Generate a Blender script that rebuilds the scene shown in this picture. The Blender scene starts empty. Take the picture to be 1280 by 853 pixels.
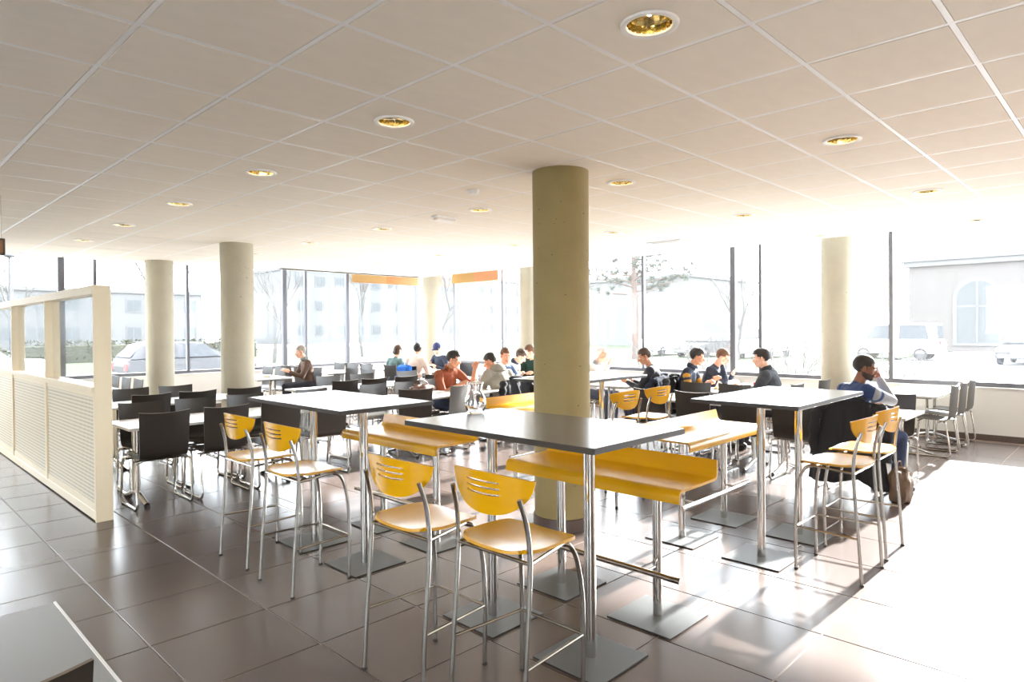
import bpy, bmesh, math, random
from mathutils import Vector, Matrix, Euler
import numpy as np
random.seed(7)
scn = bpy.context.scene
COL = scn.collection
PI = math.pi

# ------------------------------------------------------------------ camera
def make_camera():
    cam = bpy.data.cameras.new('camera')
    cam.sensor_width = 36.0
    cam.lens = 819.83 / 1280 * 36.0
    cam.shift_y = -(426.5 - 418.77) / 1280.0
    cam.clip_start = 0.05
    cam.clip_end = 600
    o = bpy.data.objects.new('camera', cam)
    COL.objects.link(o)
    yaw, roll, pitch = math.radians(44.159), 0.00798, -0.00925
    right = Vector((math.sin(yaw), -math.cos(yaw), 0))
    fwd = Vector((math.cos(yaw), math.sin(yaw), 0))
    up = Vector((0, 0, 1))
    f2 = fwd * math.cos(pitch) + up * math.sin(pitch)
    u2 = -fwd * math.sin(pitch) + up * math.cos(pitch)
    c, s = math.cos(roll), math.sin(roll)
    # picture axes: u' = u c - v s, v' = u s + v c
    r3 = right * c - u2 * s
    u3 = right * s + u2 * c
    m = Matrix((r3, u3, -f2)).transposed().to_4x4()
    m.translation = Vector((0, 0, 1.604))
    o.matrix_world = m
    scn.camera = o
make_camera()

# ------------------------------------------------------------------ world, sun, exposure
SKY = 1.6
SUN = 4.0
SUN_ELEV = 22.5
w = bpy.data.worlds.new('overcast_sky')
scn.world = w
w.use_nodes = True
bg = w.node_tree.nodes['Background']
bg.inputs[0].default_value = (0.87, 0.935, 1.0, 1)
bg.inputs[1].default_value = SKY
sl = bpy.data.lights.new('sun', 'SUN')
sl.energy = SUN
sl.angle = math.radians(1.2)
sl.color = (1.0, 0.975, 0.94)
so = bpy.data.objects.new('sun', sl)
so.rotation_euler = (0, math.radians(90 - SUN_ELEV), 0)
so.location = (40, 3, 20)
COL.objects.link(so)
LAMPS = 1.0
scn.view_settings.view_transform = 'Standard'
scn.view_settings.look = 'None'
scn.view_settings.exposure = 3.6
scn.view_settings.gamma = 1.0
scn.view_settings.use_curve_mapping = False
scn.cycles.max_bounces = 10
scn.cycles.diffuse_bounces = 5
scn.cycles.glossy_bounces = 4
scn.cycles.transparent_max_bounces = 16
scn.cycles.sample_clamp_indirect = 6.0

# ------------------------------------------------------------------ materials
MATS = {}
def srgb(r, g, b):
    def f(c):
        c /= 255.0
        return c / 12.92 if c <= 0.04045 else ((c + 0.055) / 1.055) ** 2.4
    return (f(r), f(g), f(b))
def mat(name, col, rough=0.5, metal=0.0, var=0.0, scale=8.0, bump=0.0, bscale=40.0, spec=0.5, stretch=None, coat=0.0):
    if name in MATS:
        return MATS[name]
    m = bpy.data.materials.new(name)
    m.use_nodes = True
    nt = m.node_tree
    b = nt.nodes['Principled BSDF']
    b.inputs['Base Color'].default_value = (*col, 1)
    b.inputs['Roughness'].default_value = rough
    b.inputs['Metallic'].default_value = metal
    b.inputs['Specular IOR Level'].default_value = spec
    if coat:
        b.inputs['Coat Weight'].default_value = coat
        b.inputs['Coat Roughness'].default_value = 0.08
    if var or bump:
        tc = nt.nodes.new('ShaderNodeTexCoord')
        mp = nt.nodes.new('ShaderNodeMapping')
        if stretch:
            mp.inputs['Scale'].default_value = stretch
        nt.links.new(tc.outputs['Object'], mp.inputs['Vector'])
    if var:
        n = nt.nodes.new('ShaderNodeTexNoise')
        n.inputs['Scale'].default_value = scale
        n.inputs['Detail'].default_value = 4
        nt.links.new(mp.outputs[0], n.inputs['Vector'])
        r = nt.nodes.new('ShaderNodeMixRGB')
        r.inputs[1].default_value = (*[c * (1 - var) for c in col], 1)
        r.inputs[2].default_value = (*[min(1, c * (1 + var)) for c in col], 1)
        nt.links.new(n.outputs['Fac'], r.inputs[0])
        nt.links.new(r.outputs[0], b.inputs['Base Color'])
    if bump:
        n2 = nt.nodes.new('ShaderNodeTexNoise')
        n2.inputs['Scale'].default_value = bscale
        n2.inputs['Detail'].default_value = 3
        nt.links.new(mp.outputs[0], n2.inputs['Vector'])
        bp = nt.nodes.new('ShaderNodeBump')
        bp.inputs['Strength'].default_value = bump
        bp.inputs['Distance'].default_value = 0.01
        nt.links.new(n2.outputs['Fac'], bp.inputs['Height'])
        nt.links.new(bp.outputs[0], b.inputs['Normal'])
    MATS[name] = m
    return m
def glass_mat(name, tint=(0.95, 0.97, 0.97), refl=0.06, veil=0.0):
    m = bpy.data.materials.new(name)
    m.use_nodes = True
    nt = m.node_tree
    nt.nodes.remove(nt.nodes['Principled BSDF'])
    out = nt.nodes['Material Output']
    t = nt.nodes.new('ShaderNodeBsdfTransparent')
    t.inputs[0].default_value = (*tint, 1)
    g = nt.nodes.new('ShaderNodeBsdfGlossy')
    g.inputs['Roughness'].default_value = 0.02
    lw = nt.nodes.new('ShaderNodeLayerWeight')
    lw.inputs[0].default_value = 0.35
    mul = nt.nodes.new('ShaderNodeMath'); mul.operation = 'MULTIPLY_ADD'
    mul.inputs[1].default_value = 0.16
    mul.inputs[2].default_value = refl
    nt.links.new(lw.outputs['Fresnel'], mul.inputs[0])
    mx = nt.nodes.new('ShaderNodeMixShader')
    nt.links.new(mul.outputs[0], mx.inputs[0])
    nt.links.new(t.outputs[0], mx.inputs[1])
    nt.links.new(g.outputs[0], mx.inputs[2])
    last = mx
    if veil:
        d = nt.nodes.new('ShaderNodeBsdfTranslucent')  # white scatter mixed in to imitate veiling glare on the panes
        d.inputs[0].default_value = (1, 1, 1, 1)
        m2 = nt.nodes.new('ShaderNodeMixShader')
        m2.inputs[0].default_value = veil
        nt.links.new(mx.outputs[0], m2.inputs[1])
        nt.links.new(d.outputs[0], m2.inputs[2])
        last = m2
    nt.links.new(last.outputs[0], out.inputs[0])
    MATS[name] = m
    return m
def emit_mat(name, col, strength):
    m = bpy.data.materials.new(name)
    m.use_nodes = True
    b = m.node_tree.nodes['Principled BSDF']
    b.inputs['Base Color'].default_value = (*col, 1)
    b.inputs['Emission Color'].default_value = (*col, 1)
    b.inputs['Emission Strength'].default_value = strength
    MATS[name] = m
    return m

def tile_mat(name, col, rough, spec):
    """floor tile: slightly different tone per tile, soft clouding and satin gloss"""
    m = mat(name, col, rough, spec=spec)
    nt = m.node_tree; b = nt.nodes['Principled BSDF']
    oi = nt.nodes.new('ShaderNodeObjectInfo')
    geo = nt.nodes.new('ShaderNodeNewGeometry')
    n = nt.nodes.new('ShaderNodeTexNoise'); n.inputs['Scale'].default_value = 3.0; n.inputs['Detail'].default_value = 2
    nt.links.new(geo.outputs['Position'], n.inputs['Vector'])
    add = nt.nodes.new('ShaderNodeMath'); add.operation = 'MULTIPLY_ADD'
    add.inputs[1].default_value = 0.5
    hv = nt.nodes.new('ShaderNodeMath'); hv.operation = 'MULTIPLY'; hv.inputs[1].default_value = 0.5
    nt.links.new(n.outputs['Fac'], hv.inputs[0])
    nt.links.new(oi.outputs['Random'], add.inputs[0]); nt.links.new(hv.outputs[0], add.inputs[2])
    r = nt.nodes.new('ShaderNodeMixRGB')
    r.inputs[1].default_value = (*[c * 0.88 for c in col], 1)
    r.inputs[2].default_value = (*[c * 1.12 for c in col], 1)
    nt.links.new(add.outputs[0], r.inputs[0]); nt.links.new(r.outputs[0], b.inputs['Base Color'])
    return m

M_FLOOR = tile_mat('floor_tile_stone', srgb(96, 84, 79), 0.25, 0.55)
M_GROUT = mat('grout', srgb(150, 132, 118), 0.8)
M_CEIL = mat('ceiling_tile_fleece', (0.84, 0.775, 0.675), 0.9, var=0.05, scale=5, bump=0.08, bscale=180, stretch=(1, 2.2, 1))
M_BAR = mat('ceiling_bar_paint', (0.86, 0.85, 0.83), 0.45)
M_WHITE = mat('white_wall_paint', (0.80, 0.78, 0.74), 0.7, var=0.03, scale=3)
M_CREAM = mat('cream_lacquer', srgb(236, 220, 190), 0.45, var=0.03, scale=3, stretch=(6, 6, 0.6))
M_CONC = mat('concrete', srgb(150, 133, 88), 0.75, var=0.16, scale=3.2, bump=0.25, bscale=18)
M_CONC_LIT = mat('window_lit_concrete', srgb(178, 171, 152), 0.75, var=0.12, scale=3.2, bump=0.25, bscale=18)  # same concrete, paler colour stands in for brighter light near the windows
M_CHROME = mat('chrome', (0.62, 0.60, 0.57), 0.12, 1.0)
M_STEEL = mat('stool_steel', (0.42, 0.40, 0.37), 0.22, 1.0)
M_PLATE = mat('base_plate_steel', srgb(88, 90, 90), 0.42, 0.0, var=0.08, scale=6)
M_YEL = mat('yellow_ply', srgb(210, 153, 0), 0.25, var=0.05, scale=4, stretch=(1, 14, 14))
M_YELE = mat('yellow_ply_edge', srgb(206, 150, 40), 0.5)
M_CHAR = mat('charcoal_laminate', srgb(116, 114, 111), 0.24, var=0.04, scale=20, spec=0.8)
M_EDGE = mat('charcoal_edge', srgb(52, 48, 44), 0.5)
M_BLACK = mat('black_ply', srgb(44, 38, 33), 0.36, var=0.18, scale=5, stretch=(14, 1, 1))
M_TOP = mat('white_laminate', srgb(228, 226, 222), 0.34)
M_TOPE = mat('grey_table_edge', srgb(196, 194, 190), 0.45)
M_FRAME = mat('anthracite_frame', srgb(96, 95, 100), 0.4, 0.3)
M_GLASS = glass_mat('window_glass', (0.97, 0.98, 0.98), 0.006, 0.006)
M_PGLASS = glass_mat('partition_glass', (0.97, 0.98, 0.98), 0.02, 0.02)
M_PERF = None
M_GOLD = mat('gold_reflector', srgb(236, 212, 140), 0.10, 1.0)
M_GREYP = mat('grey_plastic', srgb(80, 80, 82), 0.5)
M_AMBER = mat('amber_blind', srgb(176, 138, 84), 0.7)
M_AMBER2 = mat('ochre_blind', srgb(176, 120, 70), 0.7)
M_ORANGEB = mat('orange_blind', srgb(190, 132, 92), 0.7)
M_SKIRT = mat('tile_skirting', srgb(92, 78, 72), 0.35)

# ------------------------------------------------------------------ mesh helpers
class MB:
    """collects solids; build() links them as one mesh object"""
    def __init__(s):
        s.v = []; s.f = []; s.mi = []
    def add(s, vs, fs, mi=0):
        o = len(s.v)
        s.v += [tuple(p) for p in vs]
        s.f += [tuple(i + o for i in f) for f in fs]
        s.mi += [mi] * len(fs)
        return s
    def box(s, lo, hi, mi=0):
        x0, y0, z0 = lo; x1, y1, z1 = hi
        v = [(x0,y0,z0),(x1,y0,z0),(x1,y1,z0),(x0,y1,z0),(x0,y0,z1),(x1,y0,z1),(x1,y1,z1),(x0,y1,z1)]
        return s.add(v, [(0,3,2,1),(4,5,6,7),(0,1,5,4),(1,2,6,5),(2,3,7,6),(3,0,4,7)], mi)
    def bbox(s, lo, hi, bev=0.004, mi=0, side_mi=None):
        """box with chamfered vertical corners and top/bottom edges"""
        x0, y0, z0 = lo; x1, y1, z1 = hi; b = bev
        def ring(i, z):
            return [(x0+b+i,y0+i,z),(x1-b-i,y0+i,z),(x1-i,y0+b+i,z),(x1-i,y1-b-i,z),(x1-b-i,y1-i,z),(x0+b+i,y1-i,z),(x0+i,y1-b-i,z),(x0+i,y0+b+i,z)]
        rs = [ring(b*0.7, z0), ring(0, z0+b*0.7), ring(0, z1-b*0.7), ring(b*0.7, z1)]
        v = sum(rs, [])
        f = [tuple(range(7, -1, -1)), tuple(range(24, 32))]
        m = [mi, mi]
        for k in range(3):
            for j in range(8):
                f.append((k*8+j, k*8+(j+1)%8, (k+1)*8+(j+1)%8, (k+1)*8+j)); m.append(mi if side_mi is None else side_mi)
        o = len(s.v); s.v += v; s.f += [tuple(i+o for i in q) for q in f]; s.mi += m
        return s
    def tube(s, pts, r, n=8, mi=0, caps=True):
        pts = [Vector(p) for p in pts]
        rs = r if isinstance(r, (list, tuple)) else [r]*len(pts)
        tang = []
        for i in range(len(pts)):
            a = pts[max(0, i-1)]; b = pts[min(len(pts)-1, i+1)]
            tang.append((b-a).normalized())
        t0 = tang[0]
        ref = Vector((0,0,1)) if abs(t0.z) < 0.9 else Vector((1,0,0))
        nrm = t0.cross(ref).normalized()
        v = []; f = []
        for i, p in enumerate(pts):
            t = tang[i]
            nrm = (nrm - t*nrm.dot(t)).normalized()
            bn = t.cross(nrm)
            for k in range(n):
                a = 2*PI*k/n
                v.append(p + (nrm*math.cos(a) + bn*math.sin(a))*rs[i])
        for i in range(len(pts)-1):
            for k in range(n):
                f.append((i*n+k, i*n+(k+1)%n, (i+1)*n+(k+1)%n, (i+1)*n+k))
        if caps:
            f.append(tuple(range(n-1, -1, -1))); f.append(tuple((len(pts)-1)*n+k for k in range(n)))
        return s.add(v, f, mi)
    def lathe(s, prof, c=(0,0,0), n=24, mi=0, close=True):
        v = []; f = []
        for (r, z) in prof:
            for k in range(n):
                a = 2*PI*k/n
                v.append((c[0]+r*math.cos(a), c[1]+r*math.sin(a), c[2]+z))
        for i in range(len(prof)-1):
            for k in range(n):
                f.append((i*n+k, i*n+(k+1)%n, (i+1)*n+(k+1)%n, (i+1)*n+k))
        if close:
            f.append(tuple(range(n-1,-1,-1))); f.append(tuple((len(prof)-1)*n+k for k in range(n)))
        return s.add(v, f, mi)
    def grid(s, P, thick, mi=0, emi=None):
        """a sheet P[i][j] of points given thickness along its normals; edges closed"""
        ni, nj = len(P), len(P[0])
        P = [[Vector(p) for p in row] for row in P]
        N = []
        for i in range(ni):
            row = []
            for j in range(nj):
                du = P[min(ni-1,i+1)][j]-P[max(0,i-1)][j]
                dv = P[i][min(nj-1,j+1)]-P[i][max(0,j-1)]
                row.append(du.cross(dv).normalized())
            N.append(row)
        v = [P[i][j]+N[i][j]*thick/2 for i in range(ni) for j in range(nj)]
        v += [P[i][j]-N[i][j]*thick/2 for i in range(ni) for j in range(nj)]
        q = ni*nj; f = []; m = []
        ed = mi if emi is None else emi
        for i in range(ni-1):
            for j in range(nj-1):
                a, b, c, d = i*nj+j, (i+1)*nj+j, (i+1)*nj+j+1, i*nj+j+1
                f.append((a,b,c,d)); m.append(mi)
                f.append((q+a,q+d,q+c,q+b)); m.append(mi)
        for i in range(ni-1):
            a, b = i*nj, (i+1)*nj
            f.append((a,q+a,q+b,b)); m.append(ed)
            a, b = i*nj+nj-1, (i+1)*nj+nj-1
            f.append((a,b,q+b,q+a)); m.append(ed)
        for j in range(nj-1):
            a, b = j, j+1
            f.append((a,b,q+b,q+a)); m.append(ed)
            a, b = (ni-1)*nj+j, (ni-1)*nj+j+1
            f.append((a,q+a,q+b,b)); m.append(ed)
        o = len(s.v); s.v += [tuple(x) for x in v]; s.f += [tuple(k+o for k in t) for t in f]; s.mi += m
        return s
    def ell(s, c, r, n=10, mi=0, rot=None):
        v = []; f = []
        for i in range(n//2+1):
            th = PI*i/(n//2)
            for k in range(n):
                a = 2*PI*k/n
                p = Vector((r[0]*math.sin(th)*math.cos(a), r[1]*math.sin(th)*math.sin(a), r[2]*math.cos(th)))
                if rot is not None: p = rot @ p
                v.append(Vector(c)+p)
        for i in range(n//2):
            for k in range(n):
                f.append((i*n+k, (i+1)*n+k, (i+1)*n+(k+1)%n, i*n+(k+1)%n))
        return s.add(v, f, mi)
    def prism(s, outline, z0, z1, mi=0):
        n = len(outline)
        v = [(x,y,z0) for x,y in outline]+[(x,y,z1) for x,y in outline]
        f = [tuple(range(n-1,-1,-1)), tuple(range(n,2*n))]+[(i,(i+1)%n,n+(i+1)%n,n+i) for i in range(n)]
        return s.add(v, f, mi)
    def mesh(s, name, mats, smooth=False):
        me = bpy.data.meshes.new(name)
        me.from_pydata(s.v, [], s.f)
        for m in (mats if isinstance(mats, (list, tuple)) else [mats]):
            me.materials.append(m)
        me.polygons.foreach_set('material_index', s.mi)
        if smooth:
            me.polygons.foreach_set('use_smooth', [True]*len(s.f))
            try: me.set_sharp_from_angle(angle=math.radians(42))
            except Exception: pass
        me.update()
        return me
    def build(s, name, mats, parent=None, smooth=False, loc=None, rot=None):
        return obj(name, s.mesh(name, mats, smooth), parent, loc, rot)

def obj(name, me, parent=None, loc=None, rot=None):
    o = bpy.data.objects.new(name, me)
    COL.objects.link(o)
    if parent is not None: o.parent = parent
    if loc is not None: o.location = loc
    if rot is not None: o.rotation_euler = rot
    return o
def tag(o, label=None, cat=None, group=None, kind=None):
    if label: o['label'] = label
    if cat: o['category'] = cat
    if group: o['group'] = group
    if kind: o['kind'] = kind
    return o
def empty(name, loc=(0,0,0), rz=0.0):
    o = bpy.data.objects.new(name, None)
    o.empty_display_size = 0.1
    COL.objects.link(o)
    o.location = loc; o.rotation_euler = (0,0,rz)
    return o
def copy_tree(o, parent=None):
    c = o.copy(); COL.objects.link(c)
    if parent is not None:
        c.parent = parent
    for ch in list(o.children):
        copy_tree(ch, c)
    return c
def smooth_path(pts, k=4):
    """Catmull-Rom through pts"""
    P = [Vector(p) for p in pts]; P = [P[0]*2-P[1]]+P+[P[-1]*2-P[-2]]
    out = []
    for i in range(1, len(P)-2):
        for j in range(k):
            t = j/k
            a, b, c, d = P[i-1], P[i], P[i+1], P[i+2]
            out.append(0.5*((2*b)+(c-a)*t+(2*a-5*b+4*c-d)*t*t+(3*b-a-3*c+d)*t**3))
    out.append(P[-2])
    return out
def fillet(pts, r=0.04, k=3):
    """polyline with rounded corners"""
    P = [Vector(p) for p in pts]; out = [P[0]]
    for i in range(1, len(P)-1):
        a = (P[i-1]-P[i]); b = (P[i+1]-P[i])
        d = min(r, a.length*0.45, b.length*0.45)
        p0 = P[i]+a.normalized()*d; p2 = P[i]+b.normalized()*d
        for j in range(k+1):
            t = j/k
            out.append(p0*(1-t)**2+P[i]*2*t*(1-t)+p2*t*t)
    out.append(P[-1])
    return out
ORD = ['first','second','third','fourth','fifth','sixth','seventh','eighth','ninth','tenth']

# ================================================================== STRUCTURE
WR, WL = 11.10, 14.05        # inner faces of right wall (x) and left wall (y)
XB, YB = -4.0, -4.5          # hidden back walls
CH = 2.872                   # ceiling height
CE_X, CE_Y = 9.86, 12.86     # where the suspended ceiling ends
HEAD = 3.42
SILL = 0.77

def in_view(x, y, z, margin=60):
    yaw = math.radians(44.159)
    X = x*math.sin(yaw)-y*math.cos(yaw); Z = x*math.cos(yaw)+y*math.sin(yaw)
    if Z < 0.3: return False
    px = 640+819.83*X/Z; py = 412-819.83*(z-1.604)/Z
    return -margin < px < 1280+margin and -margin < py < 853+margin
def depth(x, y):
    return x*0.7174+y*0.6966

# ---- floor
def make_floor():
    fl = MB().box((XB, YB, -0.20), (WR+0.25, WL+0.25, -0.004)).build('floor', M_GROUT)
    tag(fl, kind='structure')
    px_, py_ = 0.615, 0.6075
    x0, y0 = 1.092, 0.613
    g = 0.0035
    tm = MB().bbox((-px_/2+g, -py_/2+g, -0.02), (px_/2-g, py_/2-g, 0), 0.002).mesh('floor_tile', M_FLOOR)
    tiles = []
    rest = MB()
    for i in range(-9, 18):
        for j in range(-9, 24):
            cx, cy = x0+px_*(i+.5), y0+py_*(j+.5)
            if cx < XB+.3 or cx > WR-.2+.3 or cy < YB+.3 or cy > WL+.1: continue
            tiles.append((cx, cy))
    vis = [t for t in tiles if in_view(t[0], t[1], 0, 90)]
    vis.sort(key=lambda t: depth(*t))
    near = set(vis[:296])
    for t in tiles:
        if t in near:
            obj('floor_tile', tm, fl, (t[0], t[1], 0))
        else:
            rest.bbox((t[0]-px_/2+g, t[1]-py_/2+g, -0.02), (min(t[0]+px_/2-g, WR), min(t[1]+py_/2-g, WL), 0), 0.002)
    tag(rest.build('floor_tile_field', M_FLOOR, fl), kind='stuff')
make_floor()

# ---- ceiling: T-bars and lay-in tiles
LIGHTS = [(x, y) for x in (2.38, 4.785, 7.19, 9.585) for y in (1.49, 3.29, 5.10, 6.95, 8.78, 10.66)]
def make_ceiling():
    ce = MB().box((XB, YB, CH+0.10), (CE_X, CE_Y, CH+0.16)).build('ceiling', M_WHITE)
    tag(ce, kind='structure')
    m = 0.60
    gx0, gy0 = 0.879, 3.596
    b = 0.012
    xs = [gx0+m*k for k in range(-8, 16)]
    ys = [gy0+m*k for k in range(-13, 17)]
    mbx = MB().box((-b, YB, 0.001), (b, CE_Y, 0.03)).mesh('grid_bar', M_BAR)
    for x in xs:
        if x < CE_X-.02: obj('grid_bar', mbx, ce, (x, 0, CH))
    mby = MB().box((XB, -b, 0.0015), (CE_X, b, 0.029)).mesh('grid_bar', M_BAR)
    for y in ys:
        if y < CE_Y-.02: obj('grid_bar', mby, ce, (0, y, CH))
    t = MB()
    h = m/2-b-0.0022
    t.bbox((-h, -h, 0), (h, h, 0.02), 0.003)
    tm = t.mesh('ceiling_tile', M_CEIL)
    # tile with a round hole for a downlight
    def holed(r=0.118, n=24):
        q = MB()
        sq = []
        for k in range(n):
            a = 2*PI*(k+.5)/n
            c, s = math.cos(a), math.sin(a)
            d = h/max(abs(c), abs(s))
            sq.append((c*d, s*d))
        v = [(x, y, 0) for x, y in sq]+[(math.cos(2*PI*(k+.5)/n)*r, math.sin(2*PI*(k+.5)/n)*r, 0) for k in range(n)]
        v += [(x, y, 0.02) for x, y, z in v]
        f = []
        for k in range(n):
            k2 = (k+1) % n
            f += [(k, n+k, n+k2, k2), (2*n+k, 2*n+k2, 3*n+k2, 3*n+k), (k, k2, 2*n+k2, 2*n+k), (n+k, 3*n+k, 3*n+k2, n+k2)]
        # square corners
        q.add(v, f)
        for sx in (-1, 1):
            for sy in (-1, 1):
                cs = [p for p in sq if p[0]*sx > 0 and p[1]*sy > 0]
                e1 = min(cs, key=lambda p: abs(abs(p[0])-h)*100+(h-abs(p[1])))
                e2 = min(cs, key=lambda p: abs(abs(p[1])-h)*100+(h-abs(p[0])))
                tri = [(e1[0], e1[1]), (sx*h, sy*h), (e2[0], e2[1])]
                if (tri[1][0]-tri[0][0])*(tri[2][1]-tri[0][1])-(tri[1][1]-tri[0][1])*(tri[2][0]-tri[0][0]) < 0: tri.reverse()
                q.prism(tri, 0, 0.02)
        return q.mesh('ceiling_tile', M_CEIL)
    hm = holed()
    cells = []
    for i in range(-8, 15):
        for j in range(-13, 16):
            cells.append((gx0+m*(i+.5), gy0+m*(j+.5)))
    lit = {(round((x-gx0)/m-.5), round((y-gy0)/m-.5)) for x, y in LIGHTS}
    vis = sorted([c for c in cells if in_view(c[0], c[1], CH, 60)], key=lambda c: depth(*c))
    near = set(vis[:297])
    rest = MB()
    for c in cells:
        k = (round((c[0]-gx0)/m-.5), round((c[1]-gy0)/m-.5))
        if k in lit: obj('ceiling_tile', hm, ce, (c[0], c[1], CH))
        elif c in near: obj('ceiling_tile', tm, ce, (c[0], c[1], CH+random.uniform(-.0012, .0012)))
        else:
            rest.bbox((c[0]-h, c[1]-h, CH), (c[0]+h, min(c[1]+h, CE_Y), CH+.02), 0.003)
    # cut row along the left wall
    y0 = gy0+m*15+b+.003
    for i in range(-8, 15):
        x = gx0+m*(i+.5)
        rest.bbox((x-h, y0, CH), (x+h, CE_Y-.01, CH+.02), 0.003)
    tag(rest.build('ceiling_tile_field', M_CEIL, ce), kind='stuff')
    # edge fascia and the raised soffit along the windows
    MB().box((CE_X, YB, CH-0.004), (CE_X+0.03, CE_Y+.03, HEAD+0.1)).box((XB, CE_Y, CH-0.004), (CE_X, CE_Y+0.03, HEAD+0.1)).build('edge_fascia', M_WHITE, ce)
    MB().box((CE_X+.03, YB, HEAD+0.08), (WR+.3, WL+.3, HEAD+0.2)).box((XB, CE_Y+.03, HEAD+0.08), (CE_X+.03, WL+.3, HEAD+0.2)).build('soffit', M_WHITE, ce)
make_ceiling()

# ---- walls
def make_walls():
    tag(MB().box((WR, YB, 0), (WR+.25, WL+.25, 0.725)).build('wall_right', M_WHITE), kind='structure')
    tag(MB().box((XB, WL, 0), (WR, WL+.25, 0.725)).build('wall_left', M_WHITE), kind='structure')
    tag(MB().box((XB-.2, YB-.2, 0), (WR+.25, YB, .725)).build('wall_back', M_WHITE), kind='structure')
    tag(MB().box((XB-.2, YB-.2, HEAD), (WR+.25, YB, HEAD+.5)).build('trim_3', M_FRAME), kind='structure')
    tag(MB().box((XB-.2, YB, 0), (XB, 1.5, HEAD+.2)).build('wall_side', M_WHITE), kind='structure')
    tag(MB().box((XB-.2, 1.5, 0), (XB, WL+.25, .725)).build('wall_side_low', M_WHITE), kind='structure')
    tag(MB().box((XB-.2, 1.5, HEAD), (XB, WL+.25, HEAD+.5)).build('trim_4', M_FRAME), kind='structure')
    tag(MB().box((WR, YB, HEAD), (WR+.25, WL+.25, HEAD+.5)).build('trim_1', M_FRAME), kind='structure')
    tag(MB().box((XB, WL, HEAD), (WR, WL+.25, HEAD+.5)).build('trim_2', M_FRAME), kind='structure')
    tag(MB().box((WR-.012, YB, 0), (WR, WL, 0.085)).build('baseboard_right', M_SKIRT), kind='structure')
    tag(MB().box((XB, WL-.012, 0), (WR-.012, WL, 0.085)).build('baseboard_left', M_SKIRT), kind='structure')
    n = [0]
    def window(axis, lo, hi, wlo, whi):
        """one glazed bay from lo to hi along a wall; wlo/whi: width of the mullion at each end (0 = none)"""
        n[0] += 1
        e = empty('window_%d' % n[0])
        tag(e, kind='structure')
        def bx(u0, u1, t0, t1, z0, z1):
            mb = MB()
            if axis == 'y': mb.box((WR+t0, u0, z0), (WR+t1, u1, z1))
            elif axis == 's': mb.box((XB-t1, u0, z0), (XB-t0, u1, z1))
            elif axis == 'b': mb.box((u0, YB-t1, z0), (u1, YB-t0, z1))
            else: mb.box((u0, WL+t0, z0), (u1, WL+t1, z1))
            return mb
        bx(lo, hi, .05, .17, .725, .805).build('bottom_rail', M_FRAME, e)
        bx(lo, hi, -.02, .05, .725, .74).build('sill_board', M_WHITE, e)
        bx(lo, hi, .05, .17, HEAD-.06, HEAD).build('top_rail', M_FRAME, e)
        if whi: bx(hi-whi/2, hi+whi/2, .04, .04+.05+whi*.6, .805, HEAD-.06).build('mullion', M_FRAME, e)
        bx(lo+.01, hi-.01, .105, .113, .80, HEAD-.05).build('pane', M_GLASS, e)
        return e
    ys = [(YB, 0), (-2.2, .07), (-1.7, .05), (0.4, .07), (2.81, .055), (4.83, .05), (5.33, .09), (7.2, .05), (9.2, .05), (11.14, .05), (12.9, .05), (14.15, .08)]
    for (a, _), (b, wd) in zip(ys, ys[1:]): window('y', a, b, 0, wd)
    xs = [(XB, 0), (-2.0, .05), (-1.4, .09), (0.9, .05), (2.84, .10), (3.37, .05), (5.01, .05), (7.11, .09), (7.63, .05), (8.74, .07), (10.87, .06), (11.15, 0)]
    for (a, _), (b, wd) in zip(xs, xs[1:]): window('x', a, b, 0, wd)
    for k in range(2): window('s', 1.5+1.2*k, 1.5+1.2*k+1.2, 0, .07)  # unseen side glazing, added to bring fill light in from the left
    tag(MB().box((XB-.2, 3.9, .725), (XB, WL+.25, HEAD)).build('wall_side_upper', mat('beige_wall', (.62, .52, .40), .7)), kind='structure')
    for k in range(1): window('b', XB+2.6*k, XB+2.6*k+2.6, 0, .07)  # unseen bay behind the camera, added as a source of fill light
    tag(MB().box((XB+2.6, YB-.2, .725), (WR+.25, YB, HEAD)).build('wall_rear', mat('beige_wall', (.62, .52, .40), .7), None), kind='structure')
make_walls()

def make_columns():
    for k, (x, y, lab) in enumerate([
        (4.11, 3.43, 'round bare concrete column standing amid the yellow bar furniture'),
        (4.08, 9.55, 'round concrete column beyond the front table rows, nearer of the left pair'),
        (4.05, 12.75, 'round concrete column close to the left windows behind the partition'),
        (10.46, 12.95, 'round concrete column in the far window corner'),
        (10.46, 3.35, 'round concrete column by the right windows behind the man in blue'),
        (10.46, 9.6, 'round concrete column by the right windows, mostly hidden by the middle column')]):
        top = CH if y < CE_Y-.2 and x < CE_X-.2 else HEAD+.09
        e = empty('column', (x, y, 0))
        tag(e, lab, 'column', kind='structure')
        r = 0.228
        MB().lathe([(r, 0.0), (r, 0.6), (r, 1.2), (r, 1.9), (r, top)], n=48).build('shaft', M_CONC if k == 0 else M_CONC_LIT, e, True)
        q = MB().lathe([(r+.012, 0), (r+.012, 0.10), (r+.002, 0.104)], n=48, close=False)
        q.build('skirting', M_SKIRT, e, True)
        # small casting pits
        pm = MB()
        rnd = random.Random(k)
        for i in range(46):
            a = rnd.uniform(0, 2*PI); z = rnd.uniform(.3, top-.05) if i % 2 else rnd.uniform(top-.7, top-.06)
            s = rnd.uniform(.003, .009)
            R = Matrix.Rotation(a, 3, 'Z')
            pm.ell(R @ Vector((r-.001, 0, 0))+Vector((0, 0, z)), (0.0025, s, s*rnd.uniform(.5, .9)), 6, 0, R)
        tag(pm.build('casting_pit', mat('pit_shadow_grey', srgb(96, 88, 74), 0.9), e), kind='stuff')
make_columns()

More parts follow.
